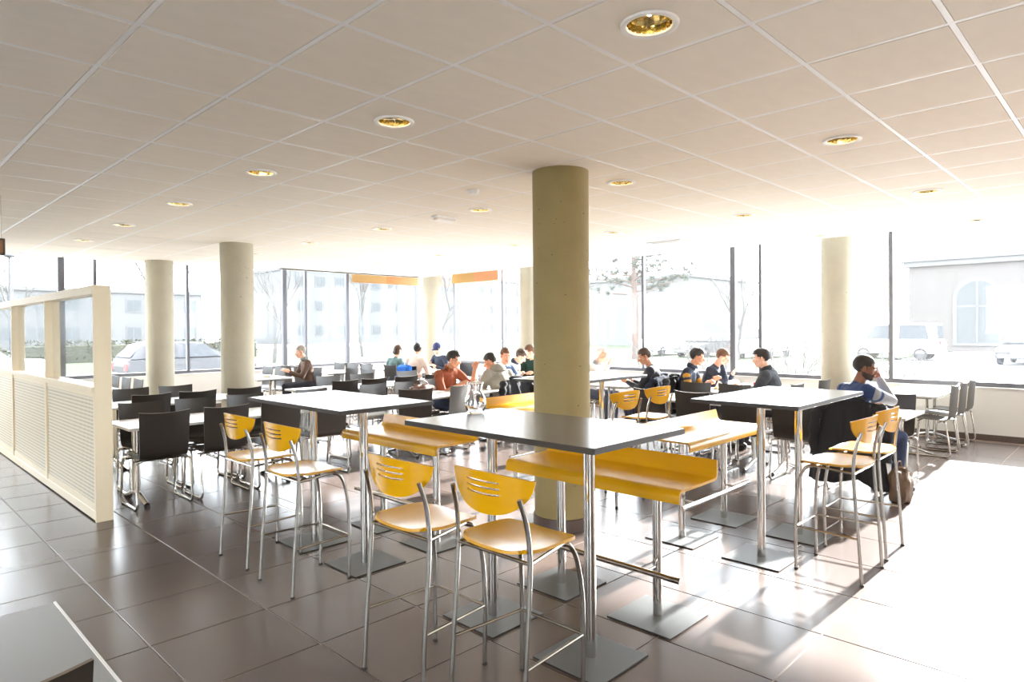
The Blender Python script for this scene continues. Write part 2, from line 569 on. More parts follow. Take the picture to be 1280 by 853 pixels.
# ---- downlights
def make_downlights():
    ring = MB()
    ring.lathe([(0.122, 0.0), (0.120, -.010), (0.108, -.013), (0.096, -.008), (0.093, 0.004), (0.122, 0.004)], n=32, close=False)
    rm = ring.mesh('trim_ring', M_BAR, True)
    refl = MB()
    refl.lathe([(0.094, 0.0), (0.088, 0.03), (0.07, 0.065), (0.04, 0.085), (0.001, 0.088)], n=20, close=False)
    fm = refl.mesh('reflector', M_GOLD, False)
    baf = MB()
    for k in range(2):
        R = Matrix.Rotation(PI/4+k*PI/2, 3, 'Z')
        pts = [R @ Vector(p) for p in ((-.085, -.0015, .012), (.085, -.0015, .012), (.07, -.0015, .06), (-.07, -.0015, .06))]
        pts2 = [p+R @ Vector((0, .003, 0)) for p in pts]
        baf.add(pts+pts2, [(0,1,2,3),(7,6,5,4),(0,4,5,1),(1,5,6,2),(2,6,7,3),(3,7,4,0)])
    bm_ = baf.mesh('cross_baffle', M_CHROME)
    bulb = MB().lathe([(0.012, .086), (0.013, .05), (0.010, .035), (0.001, .03)], n=12, close=False).mesh('bulb', emit_mat('lamp_warm', (1, .82, .5), 5.0*LAMPS), True)
    rows = ['nearest row to the yellow stools', 'second row, by the middle column', 'third row toward the right windows', 'fourth row at the window edge']
    xs = [2.38, 4.785, 7.19, 9.585]; ysl = [1.49, 3.29, 5.10, 6.95, 8.78, 10.66]
    for x, y in LIGHTS:
        gx = 0.879+.6*(round((x-.879)/.6-.5)+.5); gy = 3.596+.6*(round((y-3.596)/.6-.5)+.5)
        e = empty('downlight', (gx, gy, CH))
        i = xs.index(x); j = ysl.index(y)
        tag(e, 'recessed gold downlight, %s from the right in the %s' % (ORD[j], ['row nearest the camera', 'row over the middle column', 'row beyond the column', 'row along the right windows'][i]), 'ceiling light', 'recessed ceiling downlights')
        for nm, me in (('trim_ring', rm), ('reflector', fm), ('cross_baffle', bm_), ('bulb', bulb)): obj(nm, me, e)
    # ceiling extras
    e = empty('smoke_detector', (4.07, 4.43, CH))
    tag(e, 'small white round smoke detector on the ceiling near the middle column', 'smoke detector')
    MB().lathe([(.05, 0), (.05, -.02), (.04, -.035), (.001, -.04)], n=20, close=False).build('housing', M_BAR, e, True)
    MB().lathe([(.058, 0.001), (.058, -.008), (.05, -.008)], n=20, close=False).build('mount', M_BAR, e, True)
    e = empty('emergency_light', (4.79, 5.70, CH))
    tag(e, 'long white emergency light box under the ceiling between two downlights', 'emergency light')
    MB().bbox((-.15, -.055, -.02), (.15, .055, 0.001), .008).build('housing', M_BAR, e)
    MB().bbox((-.135, -.045, -.05), (.135, .045, -.018), .012).build('diffuser', mat('opal_diffuser', (.8, .74, .68), .3), e)
    e = empty('air_vent', (8.70, 5.10, CH))
    tag(e, 'square grey air diffuser set in the ceiling near the right windows', 'air vent')
    MB().bbox((-.28, -.28, -.012), (.28, .28, 0.002), .006).build('frame', mat('vent_grey', (.55, .55, .55), .5), e)
    for k in range(3):
        s = .22-.07*k
        MB().bbox((-s, -s, -.020-.004*k), (s, s, -.012), .01).build('louvre', mat('vent_grey', (.55, .55, .55), .5), e)
make_downlights()

# ---- blinds rolled up at the head of two corner windows
def make_blinds():
    def blind(axis, u0, u1, cols, label):
        e = empty('roller_blind', ((u0+u1)/2, WL-.05, 2.79) if axis == 'x' else (WR-.05, (u0+u1)/2, 2.79), 0 if axis == 'x' else PI/2)
        tag(e, label, 'blind')
        n = len(cols); L = u1-u0
        for k, c in enumerate(cols):
            a = -L/2+L*k/n; b = -L/2+L*(k+1)/n
            P = [[(a, .004*math.sin(z*9), z), (b, .004*math.sin(z*9), z)] for z in (0, .12, .24, .36, .48)]
            MB().grid(P, .004).build('fabric_panel', c, e)
        MB().tube([(-L/2, 0, .52), (L/2, 0, .52)], .03, 12).build('roller', M_FRAME, e)
        for x in (-L/2+.02, L/2-.02): MB().box((x-.01, -.02, .50), (x+.01, .06, HEAD+.08-2.79)).build('bracket', M_FRAME, e)
        MB().box((-L/2, -.008, -.015), (L/2, .008, .0)).build('weight_bar', c, e)
    blind('x', 8.80, 10.84, [M_AMBER, M_AMBER2], 'ochre roller blind left of the far corner column, rolled nearly up')
    blind('y', 11.18, 12.87, [M_ORANGEB, M_AMBER], 'orange roller blind right of the far corner column, rolled nearly up')
make_blinds()

# ---- hanging sign at the left picture edge
def make_sign():
    e = empty('hanging_sign', (1.02, 7.6, 2.32))
    tag(e, 'dark framed panel hung on thin wires above the partition', 'sign')
    MB().bbox((-.5, -.03, 0), (.075, .03, .155), .006).build('frame', mat('dark_bronze', srgb(92, 80, 66), .5), e)
    MB().box((-.485, -.034, .02), (.055, -.028, .135)).build('panel', mat('brown_panel', srgb(150, 106, 72), .6), e)
    for x in (-.45, .05): MB().tube([(x, 0, .15), (x, 0, CH-2.32)], .0015, 6).build('wire', M_STEEL, e)
make_sign()

# ---- partition
def perf_mat():
    m = mat('perforated_panel', srgb(228, 216, 190), 0.5)
    nt = m.node_tree; b = nt.nodes['Principled BSDF']
    tc = nt.nodes.new('ShaderNodeTexCoord'); sx = nt.nodes.new('ShaderNodeSeparateXYZ')
    nt.links.new(tc.outputs['Object'], sx.inputs[0])
    def fr(sock, sc):
        a = nt.nodes.new('ShaderNodeMath'); a.operation = 'MULTIPLY'; a.inputs[1].default_value = sc
        nt.links.new(sock, a.inputs[0])
        c = nt.nodes.new('ShaderNodeMath'); c.operation = 'FRACT'; nt.links.new(a.outputs[0], c.inputs[0])
        d = nt.nodes.new('ShaderNodeMath'); d.operation = 'SUBTRACT'; d.inputs[1].default_value = .5; nt.links.new(c.outputs[0], d.inputs[0])
        p = nt.nodes.new('ShaderNodeMath'); p.operation = 'POWER'; p.inputs[1].default_value = 2; nt.links.new(d.outputs[0], p.inputs[0])
        return p.outputs[0]
    ad = nt.nodes.new('ShaderNodeMath'); ad.operation = 'ADD'
    nt.links.new(fr(sx.outputs['Y'], 30), ad.inputs[0]); nt.links.new(fr(sx.outputs['Z'], 30), ad.inputs[1])
    lt = nt.nodes.new('ShaderNodeMath'); lt.operation = 'LESS_THAN'; lt.inputs[1].default_value = 0.055
    nt.links.new(ad.outputs[0], lt.inputs[0])
    mx = nt.nodes.new('ShaderNodeMixRGB')
    mx.inputs[1].default_value = (*srgb(228, 216, 190), 1); mx.inputs[2].default_value = (*srgb(120, 112, 98), 1)
    nt.links.new(lt.outputs[0], mx.inputs[0]); nt.links.new(mx.outputs[0], b.inputs['Base Color'])
    return m
def make_partition():
    x0, x1 = 1.50, 1.63
    yb = [6.35, 8.2, 10.05, 11.9, 13.7]
    pm = perf_mat()
    e = empty('partition_screen', (x0, yb[0], 0))
    tag(e, 'cream partition screen with perforated lower panels and glazed top beside the black chairs', 'partition')
    L = yb[-1]-yb[0]; W = x1-x0
    MB().bbox((0, -.012, 0), (W, .022, 2.0), .003).build('end_post', M_CREAM, e)
    for y in yb[1:]:
        MB().bbox((0.0, y-yb[0]-.02, 1.14), (W, y-yb[0]+.02, 1.925), .003).build('post', M_CREAM, e)
        MB().bbox((-0.002, y-yb[0]-.04, .09), (.03, y-yb[0]+.04, 1.09), .004).build('stile', M_CREAM, e)
    MB().bbox((-.004, .022, 1.925), (W+.004, L+.03, 2.0), .004).build('top_rail', M_CREAM, e)
    MB().bbox((-.012, .022, 1.09), (W+.012, L+.03, 1.14), .004).build('ledge', M_CREAM, e)
    MB().bbox((0, .022, 0.012), (W, L+.03, .09), .004).build('plinth', M_CREAM, e)
    for a, b in zip(yb, yb[1:]):
        MB().box((.012, a-yb[0]+.06, .15), (.02, b-yb[0]-.06, 1.05)).build('perforated_panel', pm, e)
        MB().box((.02, a-yb[0]+.02, .09), (.024, b-yb[0]-.02, 1.09)).box((W-.02, a-yb[0]+.02, .09), (W-.01, b-yb[0]-.02, 1.09)).build('backing_board', M_CREAM, e)
        fr = MB()
        fr.box((.006, a-yb[0]+.022, .09), (.022, b-yb[0]-.02, .15)).box((.006, a-yb[0]+.022, 1.05), (.022, b-yb[0]-.02, 1.09))
        fr.box((.006, a-yb[0]+.022, .15), (.022, a-yb[0]+.06, 1.05))
        fr.build('panel_frame', M_CREAM, e)
        MB().box((W/2-.004, a-yb[0]+.022, 1.14), (W/2+.004, b-yb[0]-.02, 1.925)).build('glass_pane', M_PGLASS, e)
make_partition()

# ================================================================== FURNITURE
# ---- bar tables
def make_bar_table():
    e = empty('bar_table')
    t = MB(); t.bbox((-.65, -.37, 1.078), (.65, .37, 1.105), .004, 0, 1)
    t.build('tabletop', [M_CHAR, M_EDGE], e)
    for sx in (-1, 1):
        x = sx*.34
        MB().tube([(x, 0, .008), (x, 0, 1.078)], .0285, 20).build('pole', M_CHROME, e, True)
        MB().bbox((x-.2, -.2, 0), (x+.2, .2, .009), .002, 0, 1).build('base_plate', [M_PLATE, M_EDGE], e)
        MB().bbox((x-.09, -.09, 1.068), (x+.09, .09, 1.078), .004).build('mounting_plate', M_GREYP, e)
    return e
proto = make_bar_table()
bars = [((2.54, 2.29), PI/2, 'charcoal-topped standing table carrying the glass carafe in front of the middle column'),
        ((2.515, 4.21), PI/2, 'charcoal standing table with two stools pulled up, near the black chair rows'),
        ((4.80, 1.93), 0, 'bright-topped standing table by the two stools nearest the right windows'),
        ((5.36, 4.20), 0, 'standing table half hidden behind the middle column')]
for i, ((x, y), rz, lab) in enumerate(bars):
    o = proto if i == 0 else copy_tree(proto)
    o.location = (x, y, 0); o.rotation_euler = (0, 0, rz)
    tag(o, lab, 'table', 'standing tables')

# ---- yellow leaning benches (local: long along x, user side -y, upstand at +y)
def make_perch():
    e = empty('leaning_bench')
    prof = [(-.217, -.062), (-.216, -.030), (-.211, -.012), (-.200, -.003), (-.185, 0), (0, -.001), (.155, 0), (.172, .004), (.182, .014), (.188, .030), (.203, .100)]
    P = []
    nx = 14
    for i in range(nx+1):
        x = -.61+1.22*i/nx
        row = []
        for j, (y, z) in enumerate(prof):
            xx = x
            if j >= len(prof)-2 and i in (0, nx): xx = x*(.985 if j == len(prof)-1 else .998)
            row.append((xx, y, .775+z))
        P.append(row)
    MB().grid(P, .014, 0, 1).build('seat', [M_YEL, M_YELE], e, True)
    for sx in (-1, 1):
        x = sx*.345
        MB().tube([(x, 0, .008), (x, 0, .755)], .0255, 20).build('pole', M_CHROME, e, True)
        MB().bbox((x-.2, -.2, 0), (x+.2, .2, .009), .002, 0, 1).build('base_plate', [M_PLATE, M_EDGE], e)
        MB().bbox((x-.06, -.13, .752), (x+.06, .13, .764), .004).build('mounting_plate', M_GREYP, e)
        MB().tube([(x, -.02, .285), (x, -.115, .285)], .009, 10).build('bracket', M_CHROME, e, True)
    MB().tube([(-.56, -.125, .285), (.56, -.125, .285)], .0165, 14).build('foot_rail', M_CHROME, e, True)
    return e
proto = make_perch()
for i, ((x, y), rz, lab) in enumerate([
        ((3.155, 2.30), -PI/2, 'yellow leaning bench with raised back edge, right in front of the middle column'),
        ((3.13, 4.19), -PI/2, 'yellow leaning bench behind the standing table with two left stools'),
        ((4.82, 2.555), 0, 'yellow leaning bench beside the bright-topped standing table'),
        ((5.36, 4.83), 0, 'yellow leaning bench peeping out left of the middle column behind the carafe')]):
    o = proto if i == 0 else copy_tree(proto)
    o.location = (x, y, 0); o.rotation_euler = (0, 0, rz)
    tag(o, lab, 'bench', 'yellow leaning benches')

# ---- bar stools (local: sitter faces +y)
def make_stool():
    e = empty('bar_stool')
    # seat: saddle of thin ply
    P = []
    n = 12
    for i in range(n+1):
        u = -1+2*i/n
        row = []
        for j in range(n+1):
            v = -1+2*j/n
            # superellipse corners
            k = 1-.12*(abs(u)**4)*(abs(v)**4)*1.6
            wid = .208-.006*v
            x = u*wid*k; y = v*.195*k+.005
            z = .715+.016*u*u-.012*max(0, v)**3+.012*max(0, -v-.3)**1.5-.006
            row.append((x, y, z))
        P.append(row)
    MB().grid(P, .013, 0, 1).build('seat', [M_YEL, M_YELE], e, True)
    # back: half-moon shell with three slots cut through
    def back():
        mb = MB()
        R = .46; nu, nv = 32, 20
        W = .25
        def top(u): return 1.012+.020*(1-u*u)
        def bot(u): return 1.012-.155*max(0, 1-abs(u)**2.3)**.62
        def pt(u, v, off):
            zt, zb = top(u), bot(u)
            z = zb+(zt-zb)*v
            a = u*W/R
            rr = R+off
            x = rr*math.sin(a); y = -.204-.05*(z-.9)/.15*.35+ (R-rr*math.cos(a)) - (0)
            return (x, y, z)
        us = [-1+2*i/nu for i in range(nu+1)]; vs = [j/nv for j in range(nv+1)]
        def hole(i, j):
            u = (us[i]+us[i+1])/2
            if not (-.37 < u < .37): return False
            zt, zb = top(0), bot(0)
            return j in (9, 12, 15)
        t = .006
        v = []
        for off in (-t, t):
            for u in us:
                for q in vs: v.append(pt(u, q, off))
        Q = (nu+1)*(nv+1); idx = lambda i, j, k: k*Q+i*(nv+1)+j
        solid = lambda i, j: 0 <= i < nu and 0 <= j < nv and not hole(i, j)
        f = []; m = []
        for i in range(nu):
            for j in range(nv):
                if not solid(i, j): continue
                f.append((idx(i,j,1), idx(i+1,j,1), idx(i+1,j+1,1), idx(i,j+1,1))); m.append(0)
                f.append((idx(i,j,0), idx(i,j+1,0), idx(i+1,j+1,0), idx(i+1,j,0))); m.append(0)
                for (di, dj, a, b) in ((-1,0,(i,j+1),(i,j)), (1,0,(i+1,j),(i+1,j+1)), (0,-1,(i,j),(i+1,j)), (0,1,(i+1,j+1),(i,j+1))):
                    if not solid(i+di, j+dj):
                        f.append((idx(*a,1), idx(*b,1), idx(*b,0), idx(*a,0))[::-1]); m.append(1)
        mb.add(v, f); mb.mi = m
        return mb
    back().build('backrest', [M_YEL, M_YELE], e, True)
    for s in (-1, 1):
        rear = smooth_path([(s*.214, -.205, 0.004), (s*.213, -.190, .25), (s*.212, -.170, .50), (s*.211, -.158, .70), (s*.206, -.170, .84), (s*.196, -.200, .945)], 5)
        MB().tube(rear, .0105, 10).build('leg', M_STEEL, e, True)
        front = smooth_path([(s*.150, .110, .692), (s*.163, .150, .672), (s*.172, .182, .60), (s*.180, .203, .45), (s*.182, .207, .25), (s*.180, .203, 0.004)], 5)
        MB().tube(front, .0105, 10).build('leg', M_STEEL, e, True)
        MB().tube([(s*.213, -.186, .285), (s*.182, .206, .285)], .007, 8).build('side_rail', M_STEEL, e, True)
        MB().tube([(s*.211, -.158, .688), (s*.150, .12, .694)], .008, 8).build('seat_support', M_STEEL, e, True)
        MB().tube([(s*.214, -.205, 0), (s*.214, -.205, .012)], .013, 10).build('foot_cap', M_EDGE, e)
        MB().tube([(s*.180, .203, 0), (s*.180, .203, .012)], .013, 10).build('foot_cap', M_EDGE, e)
    MB().tube([(-.182, .206, .285), (.182, .206, .285)], .007, 8).build('foot_rail', M_STEEL, e, True)
    MB().tube([(-.211, -.158, .688), (.211, -.158, .688)], .008, 8).build('cross_bar', M_STEEL, e, True)
    MB().tube([(-.155, .10, .694), (.155, .10, .694)], .008, 8).build('cross_bar', M_STEEL, e, True)
    return e
proto = make_stool()
for i, (x, y, rz, lab) in enumerate([
        (1.93, 2.45, -PI/2, 'yellow bar stool nearest the picture bottom, left of a near pair'),
        (2.02, 1.93, -PI/2, 'yellow bar stool right of the near pair, at the carafe table'),
        (2.10, 4.545, -PI/2, 'yellow bar stool nearest the black chair rows'),
        (2.085, 3.885, -PI/2, 'yellow bar stool second from the black chair rows'),
        (4.585, 1.47, 0, 'yellow bar stool at the bright-topped table, nearer of that pair'),
        (5.18, 1.49, 0, 'yellow bar stool at the bright-topped table, close to the draped jacket'),
        (5.03, 3.60, 0, 'yellow bar stool touching the middle column edge in view'),
        (5.62, 3.62, 0, 'yellow bar stool behind the middle column, farther of that pair')]):
    o = proto if i == 0 else copy_tree(proto)
    o.location = (x, y, 0); o.rotation_euler = (0, 0, rz+random.uniform(-.03, .03))
    tag(o, lab, 'stool', 'yellow bar stools')

# ---- dining chairs (local: sitter faces +y, back toward -y)
def make_chair():
    e = empty('dining_chair')
    prof = [(.225, .432), (.21, .446), (.17, .452), (.0, .442), (-.13, .436), (-.175, .440), (-.205, .462), (-.222, .51), (-.236, .62), (-.252, .74), (-.272, .865)]
    P = []
    n = 8
    for i in range(n+1):
        u = -1+2*i/n
        row = []
        for j, (y, z) in enumerate(prof):
            t = j/(len(prof)-1)
            wd = .205+.012*max(0, (z-.46)/.4) if j > 5 else .205
            cv = .022*u*u*(max(0, (z-.46)/.4) if j > 5 else 0)
            dz = .010*u*u if j <= 5 else 0
            if j == len(prof)-1: dz = .014*u*u
            row.append((u*wd, y+cv, z+dz))
        P.append(row)
    MB().grid(P, .011, 0, 1).build('seat_shell', [M_BLACK, M_EDGE2], e, True)
    for s in (-1, 1):
        x = s*.235
        path = fillet([(s*.17, -.16, .425), (x, -.19, .425), (x, -.245, .012), (x, .235, .012), (x, .19, .425), (s*.17, .16, .43)], .06, 4)
        MB().tube(path, .011, 8).build('sled_leg', M_CHROME, e, True)
        for yy in (-.18, .18): MB().tube([(x, yy-.02, .0045), (x, yy+.02, .0045)], .012, 8).build('glide', M_EDGE, e)
    MB().tube([(-.235, .1, .427), (.235, .1, .427)], .009, 8).build('cross_bar', M_CHROME, e, True)
    MB().tube([(-.235, -.12, .424), (.235, -.12, .424)], .009, 8).build('cross_bar', M_CHROME, e, True)
    return e
M_EDGE2 = mat('ply_edge', srgb(120, 108, 94), 0.45)
CHAIR = make_chair()
CHAIR_USED = [False]
def chair(x, y, rz, lab, group='black dining chairs'):
    o = CHAIR if not CHAIR_USED[0] else copy_tree(CHAIR)
    CHAIR_USED[0] = True
    o.location = (x, y, 0); o.rotation_euler = (0, 0, rz)
    tag(o, lab, 'chair', group)
    return o

# ---- dining tables (local: long along x)
def make_table():
    e = empty('dining_table')
    MB().bbox((-.70, -.365, .715), (.70, .365, .74), .004, 0, 1).build('tabletop', [M_TOP, M_TOPE], e)
    for sx in (-1, 1):
        x = sx*.57
        lg = MB()
        for dy in (-.045, .045):
            lg.tube([(x, dy, .06), (x, dy, .70)], .019, 12)
        lg.build('leg', M_CHROME, e, True)
        ft = smooth_path([(x, -.30, .02), (x, -.20, .045), (x, -.06, .085), (x, .06, .085), (x, .20, .045), (x, .30, .02)], 3)
        MB().tube(ft, .021, 10).build('foot', M_CHROME, e, True)
        for yy in (-.30, .30): MB().tube([(x, yy, 0), (x, yy, .02)], .02, 10).build('foot_pad', M_EDGE, e)
        MB().bbox((x-.03, -.28, .695), (x+.03, .28, .716), .004).build('top_bracket', M_GREYP, e)
    MB().box((-.55, -.02, .68), (.55, .02, .714)).build('stretcher', M_GREYP, e)
    return e
TABLE = make_table()
TABLE_USED = [False]
def table(x, y, rz, lab, sx=1.0):
    o = TABLE if not TABLE_USED[0] else copy_tree(TABLE)
    TABLE_USED[0] = True
    o.location = (x, y, 0); o.rotation_euler = (0, 0, rz); o.scale = (sx, 1, 1)
    tag(o, lab, 'table', 'white dining tables')
    return o
# first long row (along x) and second long row
table(2.64, 6.86, 0, 'white dining table at the partition end of the first row', 1.2)
table(4.36, 6.86, 0, 'white dining table in the middle of the first row, behind the left stools', 1.2)
table(6.08, 6.86, 0, 'white dining table where the man in the rust shirt eats', 1.2)
table(2.98, 8.80, 0, 'white dining table at the partition end of the second row', 1.2)
table(5.44, 8.80, 0, 'white dining table of the second row right of the left column', 1.2)
table(7.16, 8.80, 0, 'white dining table of the second row, its far end', 1.2)
# tables square to the left windows
table(2.62, 11.9, PI/2, 'white dining table by the left windows behind the partition')
table(5.52, 12.02, PI/2, 'white dining table where the man in the brown jacket sits')
table(8.66, 11.2, PI/2, 'white dining table near the far corner column, nearer the room')
table(8.66, 12.65, PI/2, 'white dining table near the far corner column, against the windows')
# row in front of the right windows
table(7.27, 2.32, PI/2, 'white dining table with the man in blue sitting at its end')
table(7.27, 3.78, PI/2, 'white dining table behind the bright-topped standing table')
table(10.05, 2.20, 0, 'white dining table against the right window wall beside grey-looking chairs', 1.15)
table(8.92, 4.10, 0, 'white dining table with the three young men and the red can', 1.1)
table(8.75, 5.85, 0, 'white dining table between the white-haired man and the man in black')
table(8.75, 7.72, 0, 'white dining table in front of the green pullover')
t = table(-.22, 2.15, 0, 'shade-grey table top cut off at the bottom left picture corner')
for c in t.children:
    if c.name.startswith('tabletop'):
        c.data = c.data.copy(); c.data.materials[0] = mat('shade_grey_laminate', srgb(150, 150, 148), 0.34)  # same white laminate, greyed to put the dimmer light into its colour
MB().box((.692, -.362, .7395), (.699, .362, .7425)).build('edge_trim', M_BAR, t)
FX, BX, FY, BY = -PI/2, PI/2, 0.0, PI     # facing +x, -x, +y, -y
def ordl(i, n): return ORD[i]
row = [2.08, 2.64, 3.20, 3.76, 5.03, 5.60, 6.66]
rot = [0, 0, 0, 0, -.35, .25, 0]
names = ['black dining chair nearest the cream partition, near side of the first row',
         'black dining chair second from the cream partition, near side of the first row',
         'black dining chair third from the cream partition, partly under the left standing table',
         'black dining chair fourth from the cream partition, near side of the first row',
         'black dining chair with the brown bag beside it, left of the glass carafe',
         'black dining chair seen edge-on just left of the glass carafe',
         'black dining chair under the person in the grey hoodie']
for x, r, l in zip(row, rot, names): chair(x, 6.69, FY+r, l)
for i, (x, l) in enumerate(zip([2.20, 2.75, 3.30, 4.15, 5.05, 5.60, 6.16, 7.36], [
        'nearest the partition', 'second from the partition', 'third from the partition', 'right of the left column', 'behind the left standing table',
        'two seats left of the rust shirt', 'under the person in the rust shirt', 'under the person in the denim shirt'])):
    chair(x, 7.27 if i < 6 else 7.44, BY+random.uniform(-.06, .06), 'black chair on far side of first row, '+l)
for x, l in zip([2.55, 3.10, 3.68, 5.15, 5.66, 6.25, 6.85], ['nearest the partition', 'second from the partition', 'third from the partition', 'first right of the left column', 'second right of the left column', 'third right of the left column', 'fourth right of the left column']):
    chair(x, 8.63, FY+random.uniform(-.08, .08), 'black chair on near side of second row, '+l)
for x, l in zip([2.65, 3.20, 5.50, 6.10, 7.05], ['nearest the partition', 'second from the partition', 'first right of the left column', 'second right of the left column', 'third right of the left column']):
    chair(x, 9.20, BY+random.uniform(-.08, .08), 'black chair on far side of second row, '+l)
for y, l in zip([11.15, 11.75, 12.35], ['nearest', 'middle', 'farthest']):
    chair(2.98, y, BX, 'glare-lit chair by the left windows behind the partition, %s of its three' % l, 'chairs by the left windows')
chair(6.30, 11.72, BX, 'black chair under the man in the brown jacket', 'chairs by the left windows')
for y, l in zip([12.40, 12.95], ['nearer', 'farther']):
    chair(5.90, y, BX, 'glare-lit chair beyond the man in the brown jacket, %s of two' % l, 'chairs by the left windows')
for y, l in zip([10.40, 10.95], ['nearer', 'farther']):
    chair(6.62, y, BX, 'dark chair right behind the man in the brown jacket, %s of two' % l, 'chairs by the left windows')
table(7.22, 12.50, PI/2, 'white dining table by the left windows under the ochre blind')
for y, l in zip([11.95, 12.5, 13.05], ['nearest', 'middle', 'farthest']):
    chair(7.62, y, BX, 'glare-lit chair below the ochre blind, %s of three' % l, 'chairs by the left windows')
    chair(6.84, y, FX, 'dark-backed chair below the ochre blind, %s of three' % l, 'chairs by the left windows')
for y, l in zip([10.62, 11.30, 12.2, 12.8], ['with the blue bag hung on it', 'under the person in teal', 'just beyond the person in teal', 'closest to the windows']):
    chair(8.24, y, FX, 'black chair near far corner column, '+l, 'chairs by the far corner')
for y, l in zip([10.7, 11.28, 12.3], ['nearest the room', 'under the person in the blue cap', 'beyond the blue cap']):
    chair(9.34, y, BX, 'black chair on window side of the corner table, '+l, 'chairs by the far corner')
# right-hand block
for y, l in zip([4.28, 3.72, 3.16, 2.60, 2.03], ['behind the stool at the middle column', 'behind the yellow bench', 'second behind the bright-topped table', 'third behind the bright-topped table', 'with the dark jacket over its back under the man in blue']):
    chair(7.00, y, FX, 'black dining chair '+l, 'black chairs by the right windows')
for y, l in zip([4.32, 3.78, 1.98], ['in front of the yellow-shouldered man', 'in front of the three young men', 'just right of the man in blue']):
    chair(7.70, y, BX, 'black dining chair facing the camera '+l, 'black chairs by the right windows')
chair(8.45, 4.84, BY, 'chair under the man with the yellow shoulder', 'black chairs by the right windows')
chair(9.18, 4.84, BY, 'chair under the man with glasses', 'black chairs by the right windows')
chair(8.52, 3.46, FY, 'chair under the man in the dark jacket facing his two friends', 'black chairs by the right windows')
chair(9.45, 3.44, FY, 'empty chair right of the man in the dark jacket', 'black chairs by the right windows')
for x, l in zip([9.55, 10.10, 10.66], ['nearest', 'middle', 'closest to the wall']):
    chair(x, 1.95, FY, 'grey-looking chair against the right window wall, %s of three' % l, 'black chairs by the right windows')
chair(9.75, 2.50, BY, 'chair across the table from the three wall chairs', 'black chairs by the right windows')
chair(8.62, 6.52, BY, 'chair under the white-haired man', 'black chairs by the right windows')
chair(8.42, 5.20, FY, 'chair under the man in the black sweater', 'black chairs by the right windows')
chair(9.12, 8.36, BY, 'chair under the person in the green pullover', 'black chairs by the right windows')
chair(8.48, 8.44, BY, 'chair under the person leaning toward the green pullover', 'black chairs by the right windows')
chair(.17, 1.93, FY, 'black chair whose back corner shows at the bottom left picture edge')

# ================================================================== PEOPLE
M_IRIS = mat('iris', (0.03, 0.02, 0.015), 0.2)
M_EYEW = mat('eye_white', (0.75, 0.73, 0.7), 0.25)
M_SHOE = mat('shoe_leather', srgb(48, 44, 42), 0.5)
M_SKINS = {'light': mat('skin_light', srgb(226, 172, 146), 0.55, var=0.06, scale=14), 'tan': mat('skin_tan', srgb(196, 138, 106), 0.55, var=0.06, scale=14),
           'brown': mat('skin_brown', srgb(132, 86, 62), 0.5, var=0.08, scale=14)}
def cloth(name, col): return mat('cloth_'+name, col, 0.9, var=0.12, scale=9, bump=0.5, bscale=14)
M_HAIR = {'dark': mat('hair_dark', srgb(36, 29, 25), 0.6, var=0.3, scale=60), 'brown': mat('hair_brown', srgb(72, 52, 40), 0.6, var=0.3, scale=60),
          'auburn': mat('hair_auburn', srgb(104, 72, 50), 0.6, var=0.3, scale=60), 'grey': mat('hair_grey', srgb(150, 140, 130), 0.6, var=0.3, scale=60),
          'white': mat('hair_white', srgb(222, 218, 212), 0.6, var=0.2, scale=60)}

class Fig:
    def __init__(s): s.prims = []   # (p0, r0, p1, r1, flat axes scale, label)
    def cap(s, p0, r0, p1, r1, lab): s.prims.append((Vector(p0), r0, Vector(p1), r1, lab))
    def to_mb(s):
        mb = MB()
        for p0, r0, p1, r1, lab in s.prims:
            if isinstance(r0, (tuple, list)):   # ellipsoid: p1 is the rotation
                mb.ell(p0, r0, 16, 0, p1 if not isinstance(p1, Vector) else None)
                continue
            d = p1-p0; L = d.length
            if L < 1e-5: mb.ell(p0, (r0,)*3, 12); continue
            t = d/L
            pts = []; rs = []
            for k in range(5):
                a = PI/2*(k/4)
                pts.append(p0-t*r0*math.cos(a)*1.0); rs.append(max(r0*math.sin(a), .0008))
            for k in range(5):
                a = PI/2*(k/4)
                pts.append(p1+t*r1*math.sin(a)*1.0); rs.append(max(r1*math.cos(a), .0008))
            mb.tube(pts, rs, 12)
        return mb

def ik(S, H, l1, l2, pole):
    d = H-S; L = d.length
    if L > (l1+l2)*.985:
        H = S+d*((l1+l2)*.985/L); d = H-S; L = d.length
    a = (l1*l1-l2*l2+L*L)/(2*L)
    h = math.sqrt(max(0, l1*l1-a*a))
    t = d/L
    p = (pole-t*pole.dot(t)).normalized()
    return S+t*a+p*h, H

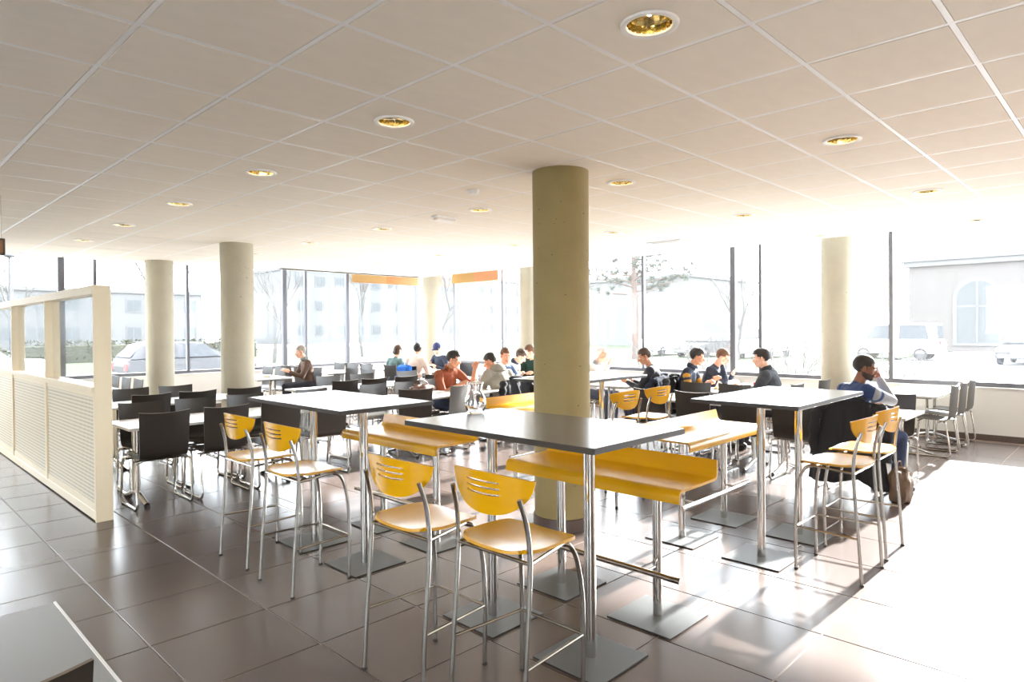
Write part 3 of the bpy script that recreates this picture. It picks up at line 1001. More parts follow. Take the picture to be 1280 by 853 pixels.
def hand(F, wrist, d, n, side, curl, lab='skin', k=1.0):
    """palm, four unequal fingers and a thumb; d = forearm direction, n = palm normal (fingers curl toward n)"""
    d = d.normalized(); n = (n-d*n.dot(d)).normalized(); s = d.cross(n)*side   # s: toward the thumb
    F.cap(wrist-d*.01, .027*k, wrist+d*.02, .027*k, lab)
    lens = [.068, .076, .071, .056]
    for i in range(4):
        o = (.030-.020*i)
        base = wrist+d*(.088 if i in (1, 2) else .082)*k+s*o*k
        F.cap(wrist+d*.02+s*o*.7, .0145*k, base, .0115*k, lab)
        p = base; ang = curl*.35
        for j, fr in enumerate((.45, .32, .23)):
            dirv = d*math.cos(ang)+n*math.sin(ang)+s*(o*1.5)
            q = p+dirv.normalized()*lens[i]*fr*k
            F.cap(p, .0098*k-.0007*j, q, .0092*k-.0007*j, lab)
            p = q; ang += curl*.6
    b = wrist+d*.028*k+s*.026*k
    m1 = b+(d*.6+s*.62+n*.35).normalized()*.040*k
    m2 = m1+(d*.85+s*.15+n*(.3+.3*curl)).normalized()*.030*k
    m3 = m2+(d*.85-s*.1+n*(.35+.3*curl)).normalized()*.024*k
    F.cap(b, .0155*k, m1, .0125*k, lab); F.cap(m1, .0118*k, m2, .0105*k, lab); F.cap(m2, .0102*k, m3, .009*k, lab)

def person(label, x, y, face, top, pants, skin='light', hair='brown', style='short', lean=8, twist=0, hyaw=0, hpitch=0, lhand=None, rhand=None,
           lcurl=.7, rcurl=.7, sleeve=None, cut=None, yoke=None, voxel=.0085, hz=0.0, beard=False, bulk=1.0, knees=None, feet=None, legs_yaw=0, glasses=False, collar=None, extras=(), lpole=None, rpole=None, sidelean=0):
    """a seated person: face = heading in degrees from +x; hands in body coordinates (right, forward, up)"""
    F = Fig()
    R = lambda deg, ax: Matrix.Rotation(math.radians(deg), 3, ax)
    P = Vector((0, 0, .545+hz))
    s = R(sidelean, 'Y') @ R(-lean, 'X') @ Vector((0, 0, 1))
    fwd = R(twist, 'Z') @ Vector((0, 1, 0)); fwd = (fwd-s*fwd.dot(s)).normalized()
    rt = fwd.cross(s).normalized()
    B = Matrix((rt, fwd, s)).transposed()
    k = bulk
    sl = sleeve or 'top'
    F.prims.append((P+Vector((0, -.01, .0)), (.168*k, .125*k, .12), R(0, 'Z'), 0, 'pants'))
    F.prims.append((P+s*.15, (.145*k, .108*k, .17), B, 0, 'top'))
    F.prims.append((P+s*.31-fwd*.005, (.165*k, .115*k, .19), B, 0, 'top'))
    N = P+s*.515+fwd*.012
    F.cap(P+s*.43-rt*.10, .075*k, P+s*.43+rt*.10, .075*k, 'yoke' if yoke else 'top')
    F.cap(P+s*.46, .07*k, N-s*.02, .058, 'yoke' if yoke else 'top')
    hfl = R(hyaw, 'Z') @ fwd
    hup0 = Vector((0, 0, 1))*.75+s*.25
    hr = hfl.cross(hup0).normalized()
    hup = hr.cross(hfl).normalized()
    Hm = Matrix((hr, hfl, hup)).transposed() @ R(hpitch, 'X')
    C = N+s*.035+hfl*.022+Hm @ Vector((0, .012, .118))
    F.cap(N-s*.03, .056, N+(C-N)*.55, .052, 'skin')
    hp = lambda a, b, c: C+Hm @ Vector((a, b, c))
    F.prims.append((hp(0, -.012, .032), (.075, .095, .086), Hm, 0, 'skin'))
    F.prims.append((hp(0, .026, -.034), (.060, .064, .080), Hm, 0, 'jaw' if beard else 'skin'))
    F.cap(hp(-.016, .068, -.094), .021, hp(.016, .068, -.094), .021, 'jaw' if beard else 'skin')
    F.cap(hp(-.045, .008, -.055), .03, hp(-.03, .045, -.085), .024, 'jaw' if beard else 'skin')
    F.cap(hp(.045, .008, -.055), .03, hp(.03, .045, -.085), .024, 'jaw' if beard else 'skin')
    F.cap(hp(0, .090, .008), .0095, hp(0, .113, -.030), .0135, 'skin')
    F.cap(hp(-.012, .098, -.034), .0095, hp(.012, .098, -.034), .0095, 'skin')
    F.cap(hp(-.042, .074, .020), .012, hp(.042, .074, .020), .012, 'skin')
    F.cap(hp(-.017, .087, -.058), .0085, hp(.017, .087, -.058), .0085, 'lip')
    F.cap(hp(-.015, .085, -.069), .0085, hp(.015, .085, -.069), .0085, 'lip')
    for q in (-1, 1):
        F.cap(hp(q*.040, .055, -.022), .027, hp(q*.036, .055, -.03), .027, 'skin')
        F.prims.append((hp(q*.080, -.006, -.006), (.010, .020, .032), Hm @ R(q*-18, 'Z'), 0, 'skin'))
    # arms
    hands = {}
    for q, tgt, curl, pole in ((-1, lhand, lcurl, lpole), (1, rhand, rcurl, rpole)):
        S = P+s*.435+rt*q*.185*k
        tg = Vector(tgt) if tgt else Vector((q*.16, .30, .78))
        E, Wd = ik(S, tg, .29, .255, Vector(pole) if pole else Vector((q*.5, -.25, -1)))
        F.cap(S-rt*q*.03, .070*k, S+(E-S)*.35, .060*k, 'yoke' if yoke else sl)
        F.cap(S+(E-S)*.2, .060*k, E, .046*k, sl)
        wl = 'skin' if cut == 'short' else sl
        F.cap(E, .045*k if cut != 'short' else .041, E+(Wd-E)*.5, .040*k if cut != 'short' else .037, wl)
        F.cap(E+(Wd-E)*.45, .040*k if cut != 'short' else .035, E+(Wd-E)*.9, .034*k if cut != 'short' else .028, wl)
        F.cap(E+(Wd-E)*.8, .026, Wd, .025, 'skin')
        d = (Wd-E).normalized()
        nn = Vector((-q*.9, .2, -.5))
        if d.z > .6: nn = Vector((-q*.4, .3, .2)) + fwd*.8
        hand(F, Wd, d, nn, q if d.z < .6 else q, curl)
        hands[q] = Wd
    # legs
    Ly = R(legs_yaw, 'Z')
    for q in (-1, 1):
        hip = P+Ly @ Vector((q*.095, .02, -.005))
        kn = Ly @ Vector((q*.13, .435, .53)) if not knees else Vector(knees[0 if q < 0 else 1])
        an = Ly @ Vector((q*.13, .40, .095)) if not feet else Vector(feet[0 if q < 0 else 1])
        F.cap(hip, .092*k, hip+(kn-hip)*.5, .080*k, 'pants'); F.cap(hip+(kn-hip)*.4, .080*k, kn, .062*k, 'pants')
        F.cap(kn, .060*k, kn+(an-kn)*.4, .058*k, 'pants'); F.cap(kn+(an-kn)*.35, .058*k, an+Vector((0, 0, .03)), .045*k, 'pants')
        td = Ly @ Vector((q*.15, 1, 0)).normalized()
        F.cap(an+Vector((0, 0, -.045))-td*.045, .038, an+td*.02+Vector((0, 0, -.03)), .045, 'shoe')
        F.cap(an+td*.02+Vector((0, 0, -.045)), .042, an+td*.14+Vector((0, 0, -.062)), .033, 'shoe')
    mb = F.to_mb()
    me0 = bpy.data.meshes.new('tmp'); me0.from_pydata(mb.v, [], mb.f); me0.update()
    ob = bpy.data.objects.new('tmp', me0); COL.objects.link(ob)
    md = ob.modifiers.new('r', 'REMESH'); md.mode = 'VOXEL'; md.voxel_size = voxel; md.use_smooth_shade = True
    sm = ob.modifiers.new('s', 'SMOOTH'); sm.factor = .5; sm.iterations = 2
    dg = bpy.context.evaluated_depsgraph_get()
    me = bpy.data.meshes.new_from_object(ob.evaluated_get(dg))
    bpy.data.objects.remove(ob); bpy.data.meshes.remove(me0)
    labs = ['skin', 'top', 'sleeve', 'pants', 'shoe', 'jaw', 'lip', 'yoke']
    mats = [M_SKINS[skin], top, sleeve if sleeve else top, pants, M_SHOE, mat('beard', srgb(58, 42, 34), .7) if beard else M_SKINS[skin], mat('lip_'+skin, tuple(c*f for c, f in zip(srgb(200, 120, 104) if skin != 'brown' else srgb(120, 72, 60), (1, 1, 1))), .5), yoke if yoke else top]
    me.materials.clear()
    for m_ in mats: me.materials.append(m_)
    nf = len(me.polygons)
    cen = np.empty(nf*3); me.polygons.foreach_get('center', cen); cen = cen.reshape(-1, 3)
    best = np.full(nf, 1e9); idx = np.zeros(nf, int)
    for p0, r0, p1, r1, lab in F.prims:
        li = labs.index('sleeve' if lab is sleeve and sleeve else lab) if isinstance(lab, str) else labs.index('sleeve')
        if isinstance(r0, tuple):
            Rm = np.array(p1); loc = (cen-np.array(p0)) @ Rm
            dd = (np.linalg.norm(loc/np.array(r0), axis=1)-1)*min(r0)
        else:
            a = np.array(p0); b = np.array(p1); ab = b-a
            t = np.clip(((cen-a) @ ab)/max(ab @ ab, 1e-9), 0, 1)
            dd = np.linalg.norm(cen-(a+t[:, None]*ab), axis=1)-(r0+(r1-r0)*t)
        if li in (1, 2, 3, 7): dd = dd-.003
        u = dd < best
        best[u] = dd[u]; idx[u] = li
    if yoke is not None:
        al = (cen-np.array(P)) @ np.array(s)
        idx[(idx == 1) & (al > .33)] = 7
    if beard:
        lz = (cen-np.array(C)) @ np.array(Hm)
        idx[(idx == 5) & ((lz[:, 2] > -.045+.25*np.maximum(0, .03-lz[:, 1])) )] = 0
    me.polygons.foreach_set('material_index', idx.astype(np.int32))
    me.polygons.foreach_set('use_smooth', [True]*nf)
    me.name = 'person'
    o = obj('person', me, None, (x, y, 0), (0, 0, math.radians(face-90)))
    tag(o, label, 'person')
    # eyes
    ey = MB()
    for q in (-1, 1):
        ey.ell(hp(q*.031, .0835, .000), (.0125,)*3, 10, 0)
        ey.ell(hp(q*.031, .0915, .000), (.0062, .0048, .0062), 8, 1, Hm)
    ey.build('eye', [M_EYEW, M_IRIS], o, True)
    # hair: thick clumped cap
    if style != 'bald':
        hm = MB(); rnd = random.Random(hash(label) % 1000)
        nu, nv = 40, 24
        v = []; keep = {}
        for j in range(nv+1):
            th = PI*j/nv
            for i in range(nu):
                a = 2*PI*i/nu
                d = Vector((math.sin(th)*math.cos(a), math.sin(th)*math.sin(a), math.cos(th)))
                nz = .5*math.sin(a*9+th*5)+.5*math.sin(a*17-th*11)
                r = 1.0+.022*nz
                ex = Vector((.083, .102, .093))
                if style == 'quiff' and d.y > .1 and d.z > .2: r *= 1.0+.17*d.y*d.z*2.2
                if style == 'full': r *= 1.06+.03*nz
                p = Vector((d.x*ex.x*r, d.y*ex.y*r-.014, d.z*ex.z*r+.036))
                v.append(p)
                if style == 'receding': low = .07 if p.y > -.01 else -.065
                elif style == 'long': low = .055 if p.y > .045 else (-.13 if p.y < .01 else -.06)
                else: low = .052 if p.y > .052 else (.018 if p.y > .022 else (-.012 if p.y > -.03 else -.072))
                if style == 'long' and p.z < .0 and p.y < .03: p = p+Vector((p.x*.15, -.02, -.05))
                v[-1] = p
                keep[(i, j)] = p.z > low
        inner = [Vector((p.x*.88, (p.y+.014)*.88-.014, (p.z-.036)*.88+.036)) for p in v]
        vv = [C+Hm @ p for p in v]+[C+Hm @ p for p in inner]
        Q = len(v); f = []
        quad = lambda i, j: all(keep[((i+a) % nu, j+b)] for a in (0, 1) for b in (0, 1))
        for j in range(nv):
            for i in range(nu):
                if not quad(i, j): continue
                i2 = (i+1) % nu
                a, b, c, d = j*nu+i, (j+1)*nu+i, (j+1)*nu+i2, j*nu+i2
                f.append((a, b, c, d)); f.append((Q+a, Q+d, Q+c, Q+b))
                for (ii, jj, e0, e1) in ((i, j+1, b, c), (i, j-1, d, a), ((i-1) % nu, j, a, b), (i2, j, c, d)):
                    if jj < 0: continue
                    if jj >= nv or not quad(ii, jj): f.append((e0, Q+e0, Q+e1, e1))
        hm.add(vv, f)
        ho = hm.build('hair', M_HAIR[hair], o, True)
        br = MB()
        for q in (-1, 1):
            br.tube([hp(q*.017, .087, .021), hp(q*.033, .085, .027), hp(q*.050, .073, .021)], [.0035, .0042, .002], 6)
        br.build('eyebrows', M_HAIR[hair], o, True)
    if glasses:
        g = MB()
        for q in (-1, 1):
            pts = [hp(q*.033+.021*math.cos(a), .099, .000+.016*math.sin(a)) for a in [2*PI*i/14 for i in range(15)]]
            g.tube(pts, .0022, 6)
            g.tube([hp(q*.054, .098, .004), hp(q*.080, .06, .006), hp(q*.083, -.01, .004)], .002, 6)
        g.tube([hp(-.012, .099, .002), hp(.012, .099, .002)], .002, 6)
        g.build('glasses', mat('red_brown_glasses', srgb(120, 50, 40), .3), o, True)
    if collar is not None:
        c = MB()
        pr = [(.074, -.030), (.077, .0), (.070, .032), (.062, .034), (.066, 0), (.064, -.03)]
        n = 20; vs = []; fs = []
        nd = ((C-N).normalized()*.5+s*.5).normalized(); nr = fwd.cross(nd).normalized(); nf_ = nd.cross(nr)
        for (r, z) in pr:
            for i in range(n):
                a = 2*PI*i/n
                op = 1.0+.10*max(0, math.sin(a))
                vs.append(N+nr*r*math.cos(a)*op+nf_*r*math.sin(a)*op+nd*(z*(1-.55*max(0, math.sin(a))))+nd*.012)
        for jx in range(len(pr)):
            for i in range(n):
                j2 = (jx+1) % len(pr)
                fs.append((jx*n+i, jx*n+(i+1) % n, j2*n+(i+1) % n, j2*n+i))
        c.add(vs, fs); c.build('collar', collar, o, True)
    for fn in extras: fn(o, hp, Hm, C, N, P, s, fwd, rt)
    return o, hands

def hood(m):
    def fn(o, hp, Hm, C, N, P, s, fwd, rt):
        c = MB(); n = 22; vs = []; fs = []; m_ = 9
        for i in range(n):
            a = PI*.02+2*PI*i/n
            w_ = .5-.5*math.sin(a)
            ctr = N+rt*.088*math.cos(a)+fwd*(.075*math.sin(a)-.022)+s*(-.012+.01*w_)
            out = (rt*math.cos(a)+fwd*math.sin(a)).normalized()
            for j in range(m_):
                b = 2*PI*j/m_
                vs.append(ctr+out*(.026+.026*w_)*math.cos(b)+s*(.036+.03*w_)*math.sin(b)-s*.02*w_*math.cos(b))
        for i in range(n):
            for j in range(m_):
                fs.append((i*m_+j, ((i+1) % n)*m_+j, ((i+1) % n)*m_+(j+1) % m_, i*m_+(j+1) % m_))
        c.add(vs, fs); c.build('hood', m, o, True)
    return fn
def cap_hat(m):
    def fn(o, hp, Hm, C, N, P, s, fwd, rt):
        c = MB(); vs = []; fs = []; n = 24
        for j in range(7):
            th = PI/2*j/6
            for i in range(n):
                a = 2*PI*i/n
                vs.append(hp(.090*math.cos(a)*math.cos(th)*1.0, -.010+.108*math.sin(a)*math.cos(th), .050+.092*math.sin(th)))
        for j in range(6):
            for i in range(n): fs.append((j*n+i, j*n+(i+1) % n, (j+1)*n+(i+1) % n, (j+1)*n+i))
        c.add(vs, fs); c.build('cap', m, o, True)
        b = MB()
        Pg = [[hp(x*.075, .085+.07*t*(1-.35*x*x), .052-.012*t-.012*x*x) for t in (0, .5, 1)] for x in (-1, -.6, -.2, .2, .6, 1)]
        b.grid(Pg, .005); b.build('visor', m, o, True)
    return fn
def ponytail(m):
    def fn(o, hp, Hm, C, N, P, s, fwd, rt):
        MB().tube(smooth_path([hp(0, -.10, .05), hp(0, -.135, .02), hp(0, -.13, -.06), hp(0, -.12, -.12)], 4), [.02, .024, .027, .028, .029, .029, .028, .027, .025, .022, .018, .012, .006][:13], 10).build('ponytail', m, o, True)
    return fn

C_RUST = cloth('rust', srgb(132, 68, 42)); C_HOOD = cloth('grey_hoodie', srgb(146, 140, 128)); C_DENIM = cloth('denim', srgb(74, 98, 136))
C_JEANS = cloth('jeans', srgb(52, 64, 92)); C_DARKP = cloth('dark_trousers', srgb(48, 48, 56)); C_GREEN = cloth('bottle_green', srgb(20, 50, 42))
C_BLK = cloth('black_sweater', srgb(52, 52, 58)); C_NAVY = cloth('navy', srgb(44, 52, 70)); C_YEL = cloth('mustard', srgb(186, 136, 52))
C_BLUE = cloth('blue_yoke', srgb(44, 62, 102)); C_GREY = cloth('light_grey_knit', srgb(146, 149, 154)); C_BRN = cloth('brown_jacket', srgb(92, 70, 56))
C_TEAL = cloth('teal', srgb(88, 112, 112)); C_CREAM = cloth('cream_coat', srgb(218, 196, 182)); C_WHITE = cloth('white_shirt', srgb(222, 218, 210))
C_CHAR = cloth('charcoal_jacket', srgb(60, 62, 68)); C_TURT = cloth('grey_turtleneck', srgb(132, 136, 134)); C_SLATE = cloth('slate', srgb(70, 76, 92))

person('man with short grey hair in a brown jacket eating alone by the left windows', 6.40, 11.72, 165, C_BRN, C_DARKP, 'light', 'grey', 'short', lean=9, hpitch=-6, collar=C_TURT, lhand=(-.14, .40, .82), rhand=(.14, .40, .82), voxel=.0095)
person('person with dark bobbed hair in teal, back turned, near the far corner', 8.08, 11.32, 8, C_TEAL, C_DARKP, 'light', 'brown', 'long', lean=10, hyaw=-20, voxel=.0105, hz=-.03)
person('person in a pale rose coat seen from behind beside the blue bag', 8.10, 10.62, 10, C_CREAM, C_DARKP, 'light', 'dark', 'full', lean=8, hyaw=15, voxel=.0105, bulk=1.12, collar=C_WHITE)
person('person in a blue cap and dark jacket before the far corner column', 9.40, 11.28, 185, C_NAVY, C_DARKP, 'light', 'dark', 'short', lean=12, hyaw=25, hpitch=-14, voxel=.0105, extras=(cap_hat(cloth('cap_blue', srgb(48, 56, 96))),), collar=C_WHITE, lhand=(-.12, .34, .80), rhand=(.1, .34, .84))
o_rust, H_RUST = person('man in a rust polo shirt with his fist raised, looking to his left', 6.16, 7.40, 265, C_RUST, C_JEANS, 'tan', 'dark', 'quiff', lean=17, twist=5, hyaw=30, hpitch=2, cut='short', lhand=(-.34, .33, 1.02), rhand=(.02, .44, .82), lcurl=1.7, rcurl=1.1, lpole=(-.2, .3, -1), voxel=.0075, bulk=1.06, collar=C_RUST)
person('person in a pale grey hoodie with back turned behind the carafe', 6.66, 6.62, 78, C_HOOD, C_DARKP, 'tan', 'dark', 'short', lean=24, hyaw=42, hpitch=-4, voxel=.0075, extras=(hood(C_HOOD),), bulk=1.1, lhand=(-.05, .42, .84), rhand=(.16, .40, .82))
person('person in a denim shirt half hidden by the grey hoodie', 7.38, 7.46, 258, C_DENIM, C_DARKP, 'light', 'auburn', 'short', lean=14, hyaw=-10, voxel=.009, lhand=(-.14, .36, .82), rhand=(.12, .36, .84))
person('young man with a striped collar leaning toward the green pullover', 8.48, 8.46, 285, C_WHITE, C_DARKP, 'light', 'brown', 'full', lean=26, hyaw=20, hpitch=-12, voxel=.0095, collar=C_NAVY)
person('young person in a dark green pullover at the middle column edge', 9.12, 8.34, 235, C_GREEN, C_DARKP, 'light', 'auburn', 'full', lean=16, twist=-38, hyaw=-45, hpitch=-6, voxel=.009, bulk=1.05)
person('white-haired man in a pale jacket right of the middle column', 8.56, 6.56, 275, C_WHITE, C_SLATE, 'light', 'white', 'receding', lean=16, hyaw=12, hpitch=-8, collar=C_GREY, voxel=.009, lhand=(-.10, .40, .84), rhand=(.06, .40, 1.02), rcurl=1.3)
person('man with close-cropped hair in a black sweater, phone hand on table', 8.42, 5.18, 112, C_BLK, C_SLATE, 'tan', 'brown', 'short', lean=12, hyaw=22, hpitch=-10, voxel=.0085, bulk=1.08, lhand=(-.10, .44, .80), rhand=(.10, .40, .80))
person('young man with a navy top and mustard sleeve stripe', 8.52, 4.84, 285, C_NAVY, C_DARKP, 'tan', 'dark', 'quiff', lean=14, hyaw=13, voxel=.0075, sleeve=C_YEL, yoke=C_NAVY, lhand=(-.18, .40, .84), rhand=(.16, .36, .80), collar=C_NAVY)
person('young man with glasses and auburn hair bringing a hand to his mouth', 9.18, 4.84, 280, C_NAVY, C_DARKP, 'light', 'auburn', 'short', lean=18, hyaw=5, hpitch=-10, glasses=True, voxel=.008, lhand=(-.06, .40, .90), rhand=(.14, .30, 1.04), rcurl=1.4)
person('young man in a charcoal jacket facing the two others across the table', 8.42, 3.46, 100, C_CHAR, C_DARKP, 'light', 'dark', 'quiff', lean=10, hyaw=12, voxel=.0075, collar=C_CHAR, bulk=1.12, lhand=(-.12, .42, .80), rhand=(.1, .42, .80))
o_blue, H_BLUE = person('bearded man in a blue and grey pullover resting chin on hand', 6.84, 2.08, 335, C_GREY, C_JEANS, 'brown', 'dark', 'short', lean=10, twist=-15, hyaw=-32, hpitch=-2, beard=True, yoke=C_BLUE, sleeve=C_GREY, voxel=.0065, bulk=1.1, lhand=(-.06, .40, .80), rhand=(.06, .31, 1.09), rcurl=1.2,
       legs_yaw=-12, rpole=(.5, .4, -.8))

# ================================================================== THINGS ON TABLES AND CHAIRS
def draped(label, x, y, rz, m, drop=.52, flare=.06, sleeves=True, seed=1, cat='jacket', wid=.27):
    rnd = random.Random(seed)
    path = [(-.20, .60), (-.215, .72), (-.235, .82), (-.262, .893), (-.290, .893), (-.312, .82), (-.322, .70)]
    n0 = len(path)
    for k in range(1, 8): path.append((-.322-.012*k, .70-drop*k/7))
    nu = 30; P = []
    ph = [rnd.uniform(0, 6.28) for _ in range(4)]
    for i in range(nu+1):
        u = -1+2*i/nu; r_ = []
        for j, (yy, z) in enumerate(path):
            t = max(0, j-n0+1)/8
            a = .006+.03*t
            w = a*(math.sin(u*9+ph[0]+t)+.6*math.sin(u*17+ph[1]-2*t))
            front = j < 3
            wd = (wid-.05 if front else wid)+flare*t
            r_.append((u*wd+.012*math.sin(t*5+ph[2])*t, yy-(w if not front else -w*.5)-.02*t*u*u, z-.03*u*u*(1 if not front else -.4)-(0.03*math.sin(u*5+ph[3])*t)))
        P.append(r_)
    e = empty(cat, (x, y, 0), rz)
    tag(e, label, cat)
    MB().grid(P, .012).build('body', m, e, True)
    MB().tube(smooth_path([(-.12, -.285, .905), (-.06, -.298, .925), (.06, -.298, .925), (.12, -.285, .905)], 4), .022, 8).build('collar', m, e, True)
    if sleeves:
        for q in (-1, 1):
            pts = smooth_path([(q*(wid-.03), -.29, .86), (q*(wid+.035), -.33, .74), (q*(wid+.05), -.345, .55), (q*(wid+.04), -.34, .36)], 5)
            MB().tube(pts, [.05+.01*math.sin(i*1.7) for i in range(len(pts))], 10).build('sleeve', m, e, True)
    return e
C_JBLK = cloth('black_coat', srgb(38, 38, 42))
draped('dark jacket hanging over the chair back of the man in blue', 7.00, 2.03, FX, C_JBLK, .56, .10, True, 3)
draped('black coat hung on the chair of the man in the black sweater', 8.42, 5.20, FY, C_JBLK, .40, .05, True, 5)
e = draped('black jacket with grey zip edges hung under the grey hoodie', 6.66, 6.69, FY, C_JBLK, .44, .06, True, 8)
MB().tube(smooth_path([(-.02, -.335, .84), (.03, -.352, .70), (.09, -.375, .52)], 4), .008, 6).build('zip', C_GREY, e, True)
draped('navy coat over a chair back by the mustard sleeve', 8.45, 4.84, BY, C_NAVY, .40, .06, True, 11)

def lump(name, label, cat, loc, dims, m, seed=0, parts=None, rz=0):
    """crumpled soft bag: dented ellipsoid"""
    rnd = random.Random(seed)
    mb = MB(); nu, nv = 26, 14; v = []; f = []
    ph = [rnd.uniform(0, 6.28) for _ in range(6)]
    for j in range(nv+1):
        th = PI*j/nv
        for i in range(nu):
            a = 2*PI*i/nu
            d = Vector((math.sin(th)*math.cos(a), math.sin(th)*math.sin(a), math.cos(th)))
            r = 1+.10*math.sin(5*a+ph[0]+2*th)+.09*math.sin(3*th*2+ph[1]+2*a)+.06*math.sin(9*a-5*th+ph[2])
            p = [(abs(c)**.75)*(1 if c > 0 else -1) for c in d]
            v.append((p[0]*dims[0]*r, p[1]*dims[1]*r, max(0, dims[2]+p[2]*dims[2]*r)))
    for j in range(nv):
        for i in range(nu): f.append((j*nu+i, (j+1)*nu+i, (j+1)*nu+(i+1) % nu, j*nu+(i+1) % nu))
    e = empty(name, loc, rz); tag(e, label, cat)
    mb.add(v, f).build('body', m, e, True)
    return e
e = lump('shoulder_bag', 'slouched dark brown bag on the table left of the rust shirt', 'bag', (5.42, 6.95, .742), (.17, .11, .065), mat('brown_leather', srgb(84, 56, 44), .5, var=.2, scale=10), 4)
MB().tube(smooth_path([(-.13, 0, .10), (-.07, -.02, .17), (.05, -.02, .17), (.12, 0, .10)], 5), .008, 8).build('strap', mat('brown_leather', srgb(84, 56, 44), .5), e, True)
# blue backpack on a chair back
e = empty('backpack', (8.24, 10.62, 0), FX); tag(e, 'bright blue backpack hung on a chair behind the pale rose coat', 'backpack')
m_ = cloth('bright_blue', srgb(40, 112, 206))
P = []
MB().bbox((-.19, -.46, .46), (.19, -.30, .90), .05).build('body', m_, e, True)
MB().bbox((-.15, -.50, .50), (.15, -.45, .70), .03).build('front_pocket', m_, e, True)
for z in (.74, .78, .82): MB().tube([(-.17, -.465, z), (.17, -.465, z)], .004, 6).build('stripe', cloth('deep_blue', srgb(24, 70, 150)), e)
MB().tube(smooth_path([(-.05, -.38, .90), (-.03, -.38, .94), (.03, -.38, .94), (.05, -.38, .90)], 4), .008, 8).build('handle', m_, e, True)
e = lump('paper_bag', 'brown bag standing on the floor below the dark jacket', 'bag', (6.72, 1.62, 0), (.14, .09, .15), mat('kraft_brown', srgb(112, 92, 76), .8, var=.1, scale=8), 9)
MB().tube(smooth_path([(-.08, 0, .28), (-.05, .01, .36), (.05, .01, .36), (.08, 0, .28)], 4), .006, 6).build('handle', mat('kraft_brown', srgb(112, 92, 76), .8), e, True)

# glass carafe
def clear_glass():
    m = bpy.data.materials.new('clear_glass'); m.use_nodes = True
    b = m.node_tree.nodes['Principled BSDF']
    b.inputs['Base Color'].default_value = (1, 1, 1, 1)
    b.inputs['Roughness'].default_value = 0.0
    b.inputs['Transmission Weight'].default_value = 1.0
    b.inputs['IOR'].default_value = 1.46
    MATS['clear_glass'] = m
    return m
M_CLEAR = clear_glass()
prof_o = [(.001, 0), (.044, 0), (.049, .006), (.058, .03), (.066, .062), (.064, .085), (.052, .112), (.043, .135), (.043, .155), (.050, .182)]
prof_i = [(.046, .182), (.039, .155), (.039, .136), (.048, .112), (.060, .085), (.062, .062), (.054, .034), (.044, .018), (.001, .016)]
e = empty('carafe', (2.63, 2.86, 1.105)); tag(e, 'clear bulbous glass carafe standing on the charcoal standing table', 'carafe')
MB().lathe(prof_o+prof_i, n=40, close=False).build('body', M_CLEAR, e, True)
MB().lathe([(.0500, .179), (.0512, .183), (.0485, .186), (.0455, .183), (.0462, .180)], n=40, close=False).build('rim', M_CLEAR, e, True)

def plate(x, y, label, food=True, z=.74):
    e = empty('plate', (x, y, z)); tag(e, label, 'plate')
    mw = mat('porcelain', (.85, .85, .84), .15)
    MB().lathe([(.001, .002), (.07, .0), (.085, .006), (.12, .016), (.122, .019), (.085, .011), (.065, .007), (.001, .007)], n=28, close=False).build('dish', mw, e, True)
    if food:
        mb = MB()
        rnd = random.Random(int(x*100))
        for k in range(9): mb.ell((rnd.uniform(-.05, .05), rnd.uniform(-.05, .05), .02), (.025, .02, .014), 8)
        tag(mb.build('food', mat('golden_fries', srgb(222, 176, 70), .6), e, True), kind='stuff')
    return e
plate(6.08, 6.98, 'white plate of golden food before the rust shirt')
plate(5.55, 11.75, 'white plate before the man in the brown jacket')
plate(8.55, 4.28, 'white plate before the man with the mustard sleeve')
plate(9.2, 4.28, 'white plate before the man with glasses', False)
def tray(x, y, rz, label, z=.7405):
    e = empty('tray', (x, y, z), rz); tag(e, label, 'tray')
    mg = mat('tray_grey', srgb(150, 150, 152), .4)
    MB().bbox((-.21, -.15, 0), (.21, .15, .006), .004).build('base', mg, e)
    for s in (-1, 1):
        MB().bbox((-.21, s*.146-.006, .004), (.21, s*.146+.006, .018), .003).build('rim', mg, e)
        MB().bbox((s*.206-.006, -.152, .004), (s*.206+.006, .152, .018), .003).build('rim', mg, e)
tray(8.92, 3.95, 0, 'grey food tray beside the red can')
tray(7.27, 2.55, PI/2, 'grey food tray before the man in blue')
e = empty('drink_can', (8.62, 3.80, .741)); tag(e, 'red drink can on the table before the charcoal jacket', 'can')
mr = mat('can_red', srgb(206, 24, 44), .3, .2)
MB().lathe([(.024, 0), (.032, .006), (.033, .012), (.033, .108), (.027, .118)], n=24).build('body', mr, e, True)
MB().lathe([(.027, .117), (.0275, .121), (.025, .121), (.024, .118), (.001, .118)], n=24, close=False).build('lid', M_CHROME, e, True)
lump('napkin_heap', 'heap of crumpled white paper napkins amid the three young men', 'napkins', (8.85, 4.22, .7405), (.09, .07, .055), mat('paper_white', (.86, .86, .85), .8), 21)
lump('paper_bag', 'pale blue crumpled paper before the white-haired man', 'paper', (8.75, 5.95, .7405), (.08, .06, .05), mat('paper_blue', srgb(196, 208, 226), .8), 23)
def cup(x, y, label, z=.741):
    e = empty('cup', (x, y, z)); tag(e, label, 'cup')
    MB().lathe([(.001, .004), (.026, .004), (.028, 0), (.036, .085), (.034, .085), (.027, .008), (.001, .008)], n=24, close=False).build('body', mat('porcelain', (.85, .85, .84), .15), e, True)
    MB().tube(smooth_path([(.033, 0, .065), (.052, 0, .06), (.052, 0, .03), (.031, 0, .022)], 4), .005, 8).build('handle', mat('porcelain', (.85, .85, .84), .15), e, True)
cup(5.42, 12.05, 'white cup beyond the plate of the man in brown')
cup(8.32, 5.62, 'white cup before the man in the black sweater')
cup(8.3, 4.1, 'white cup at the near end of the three young men')
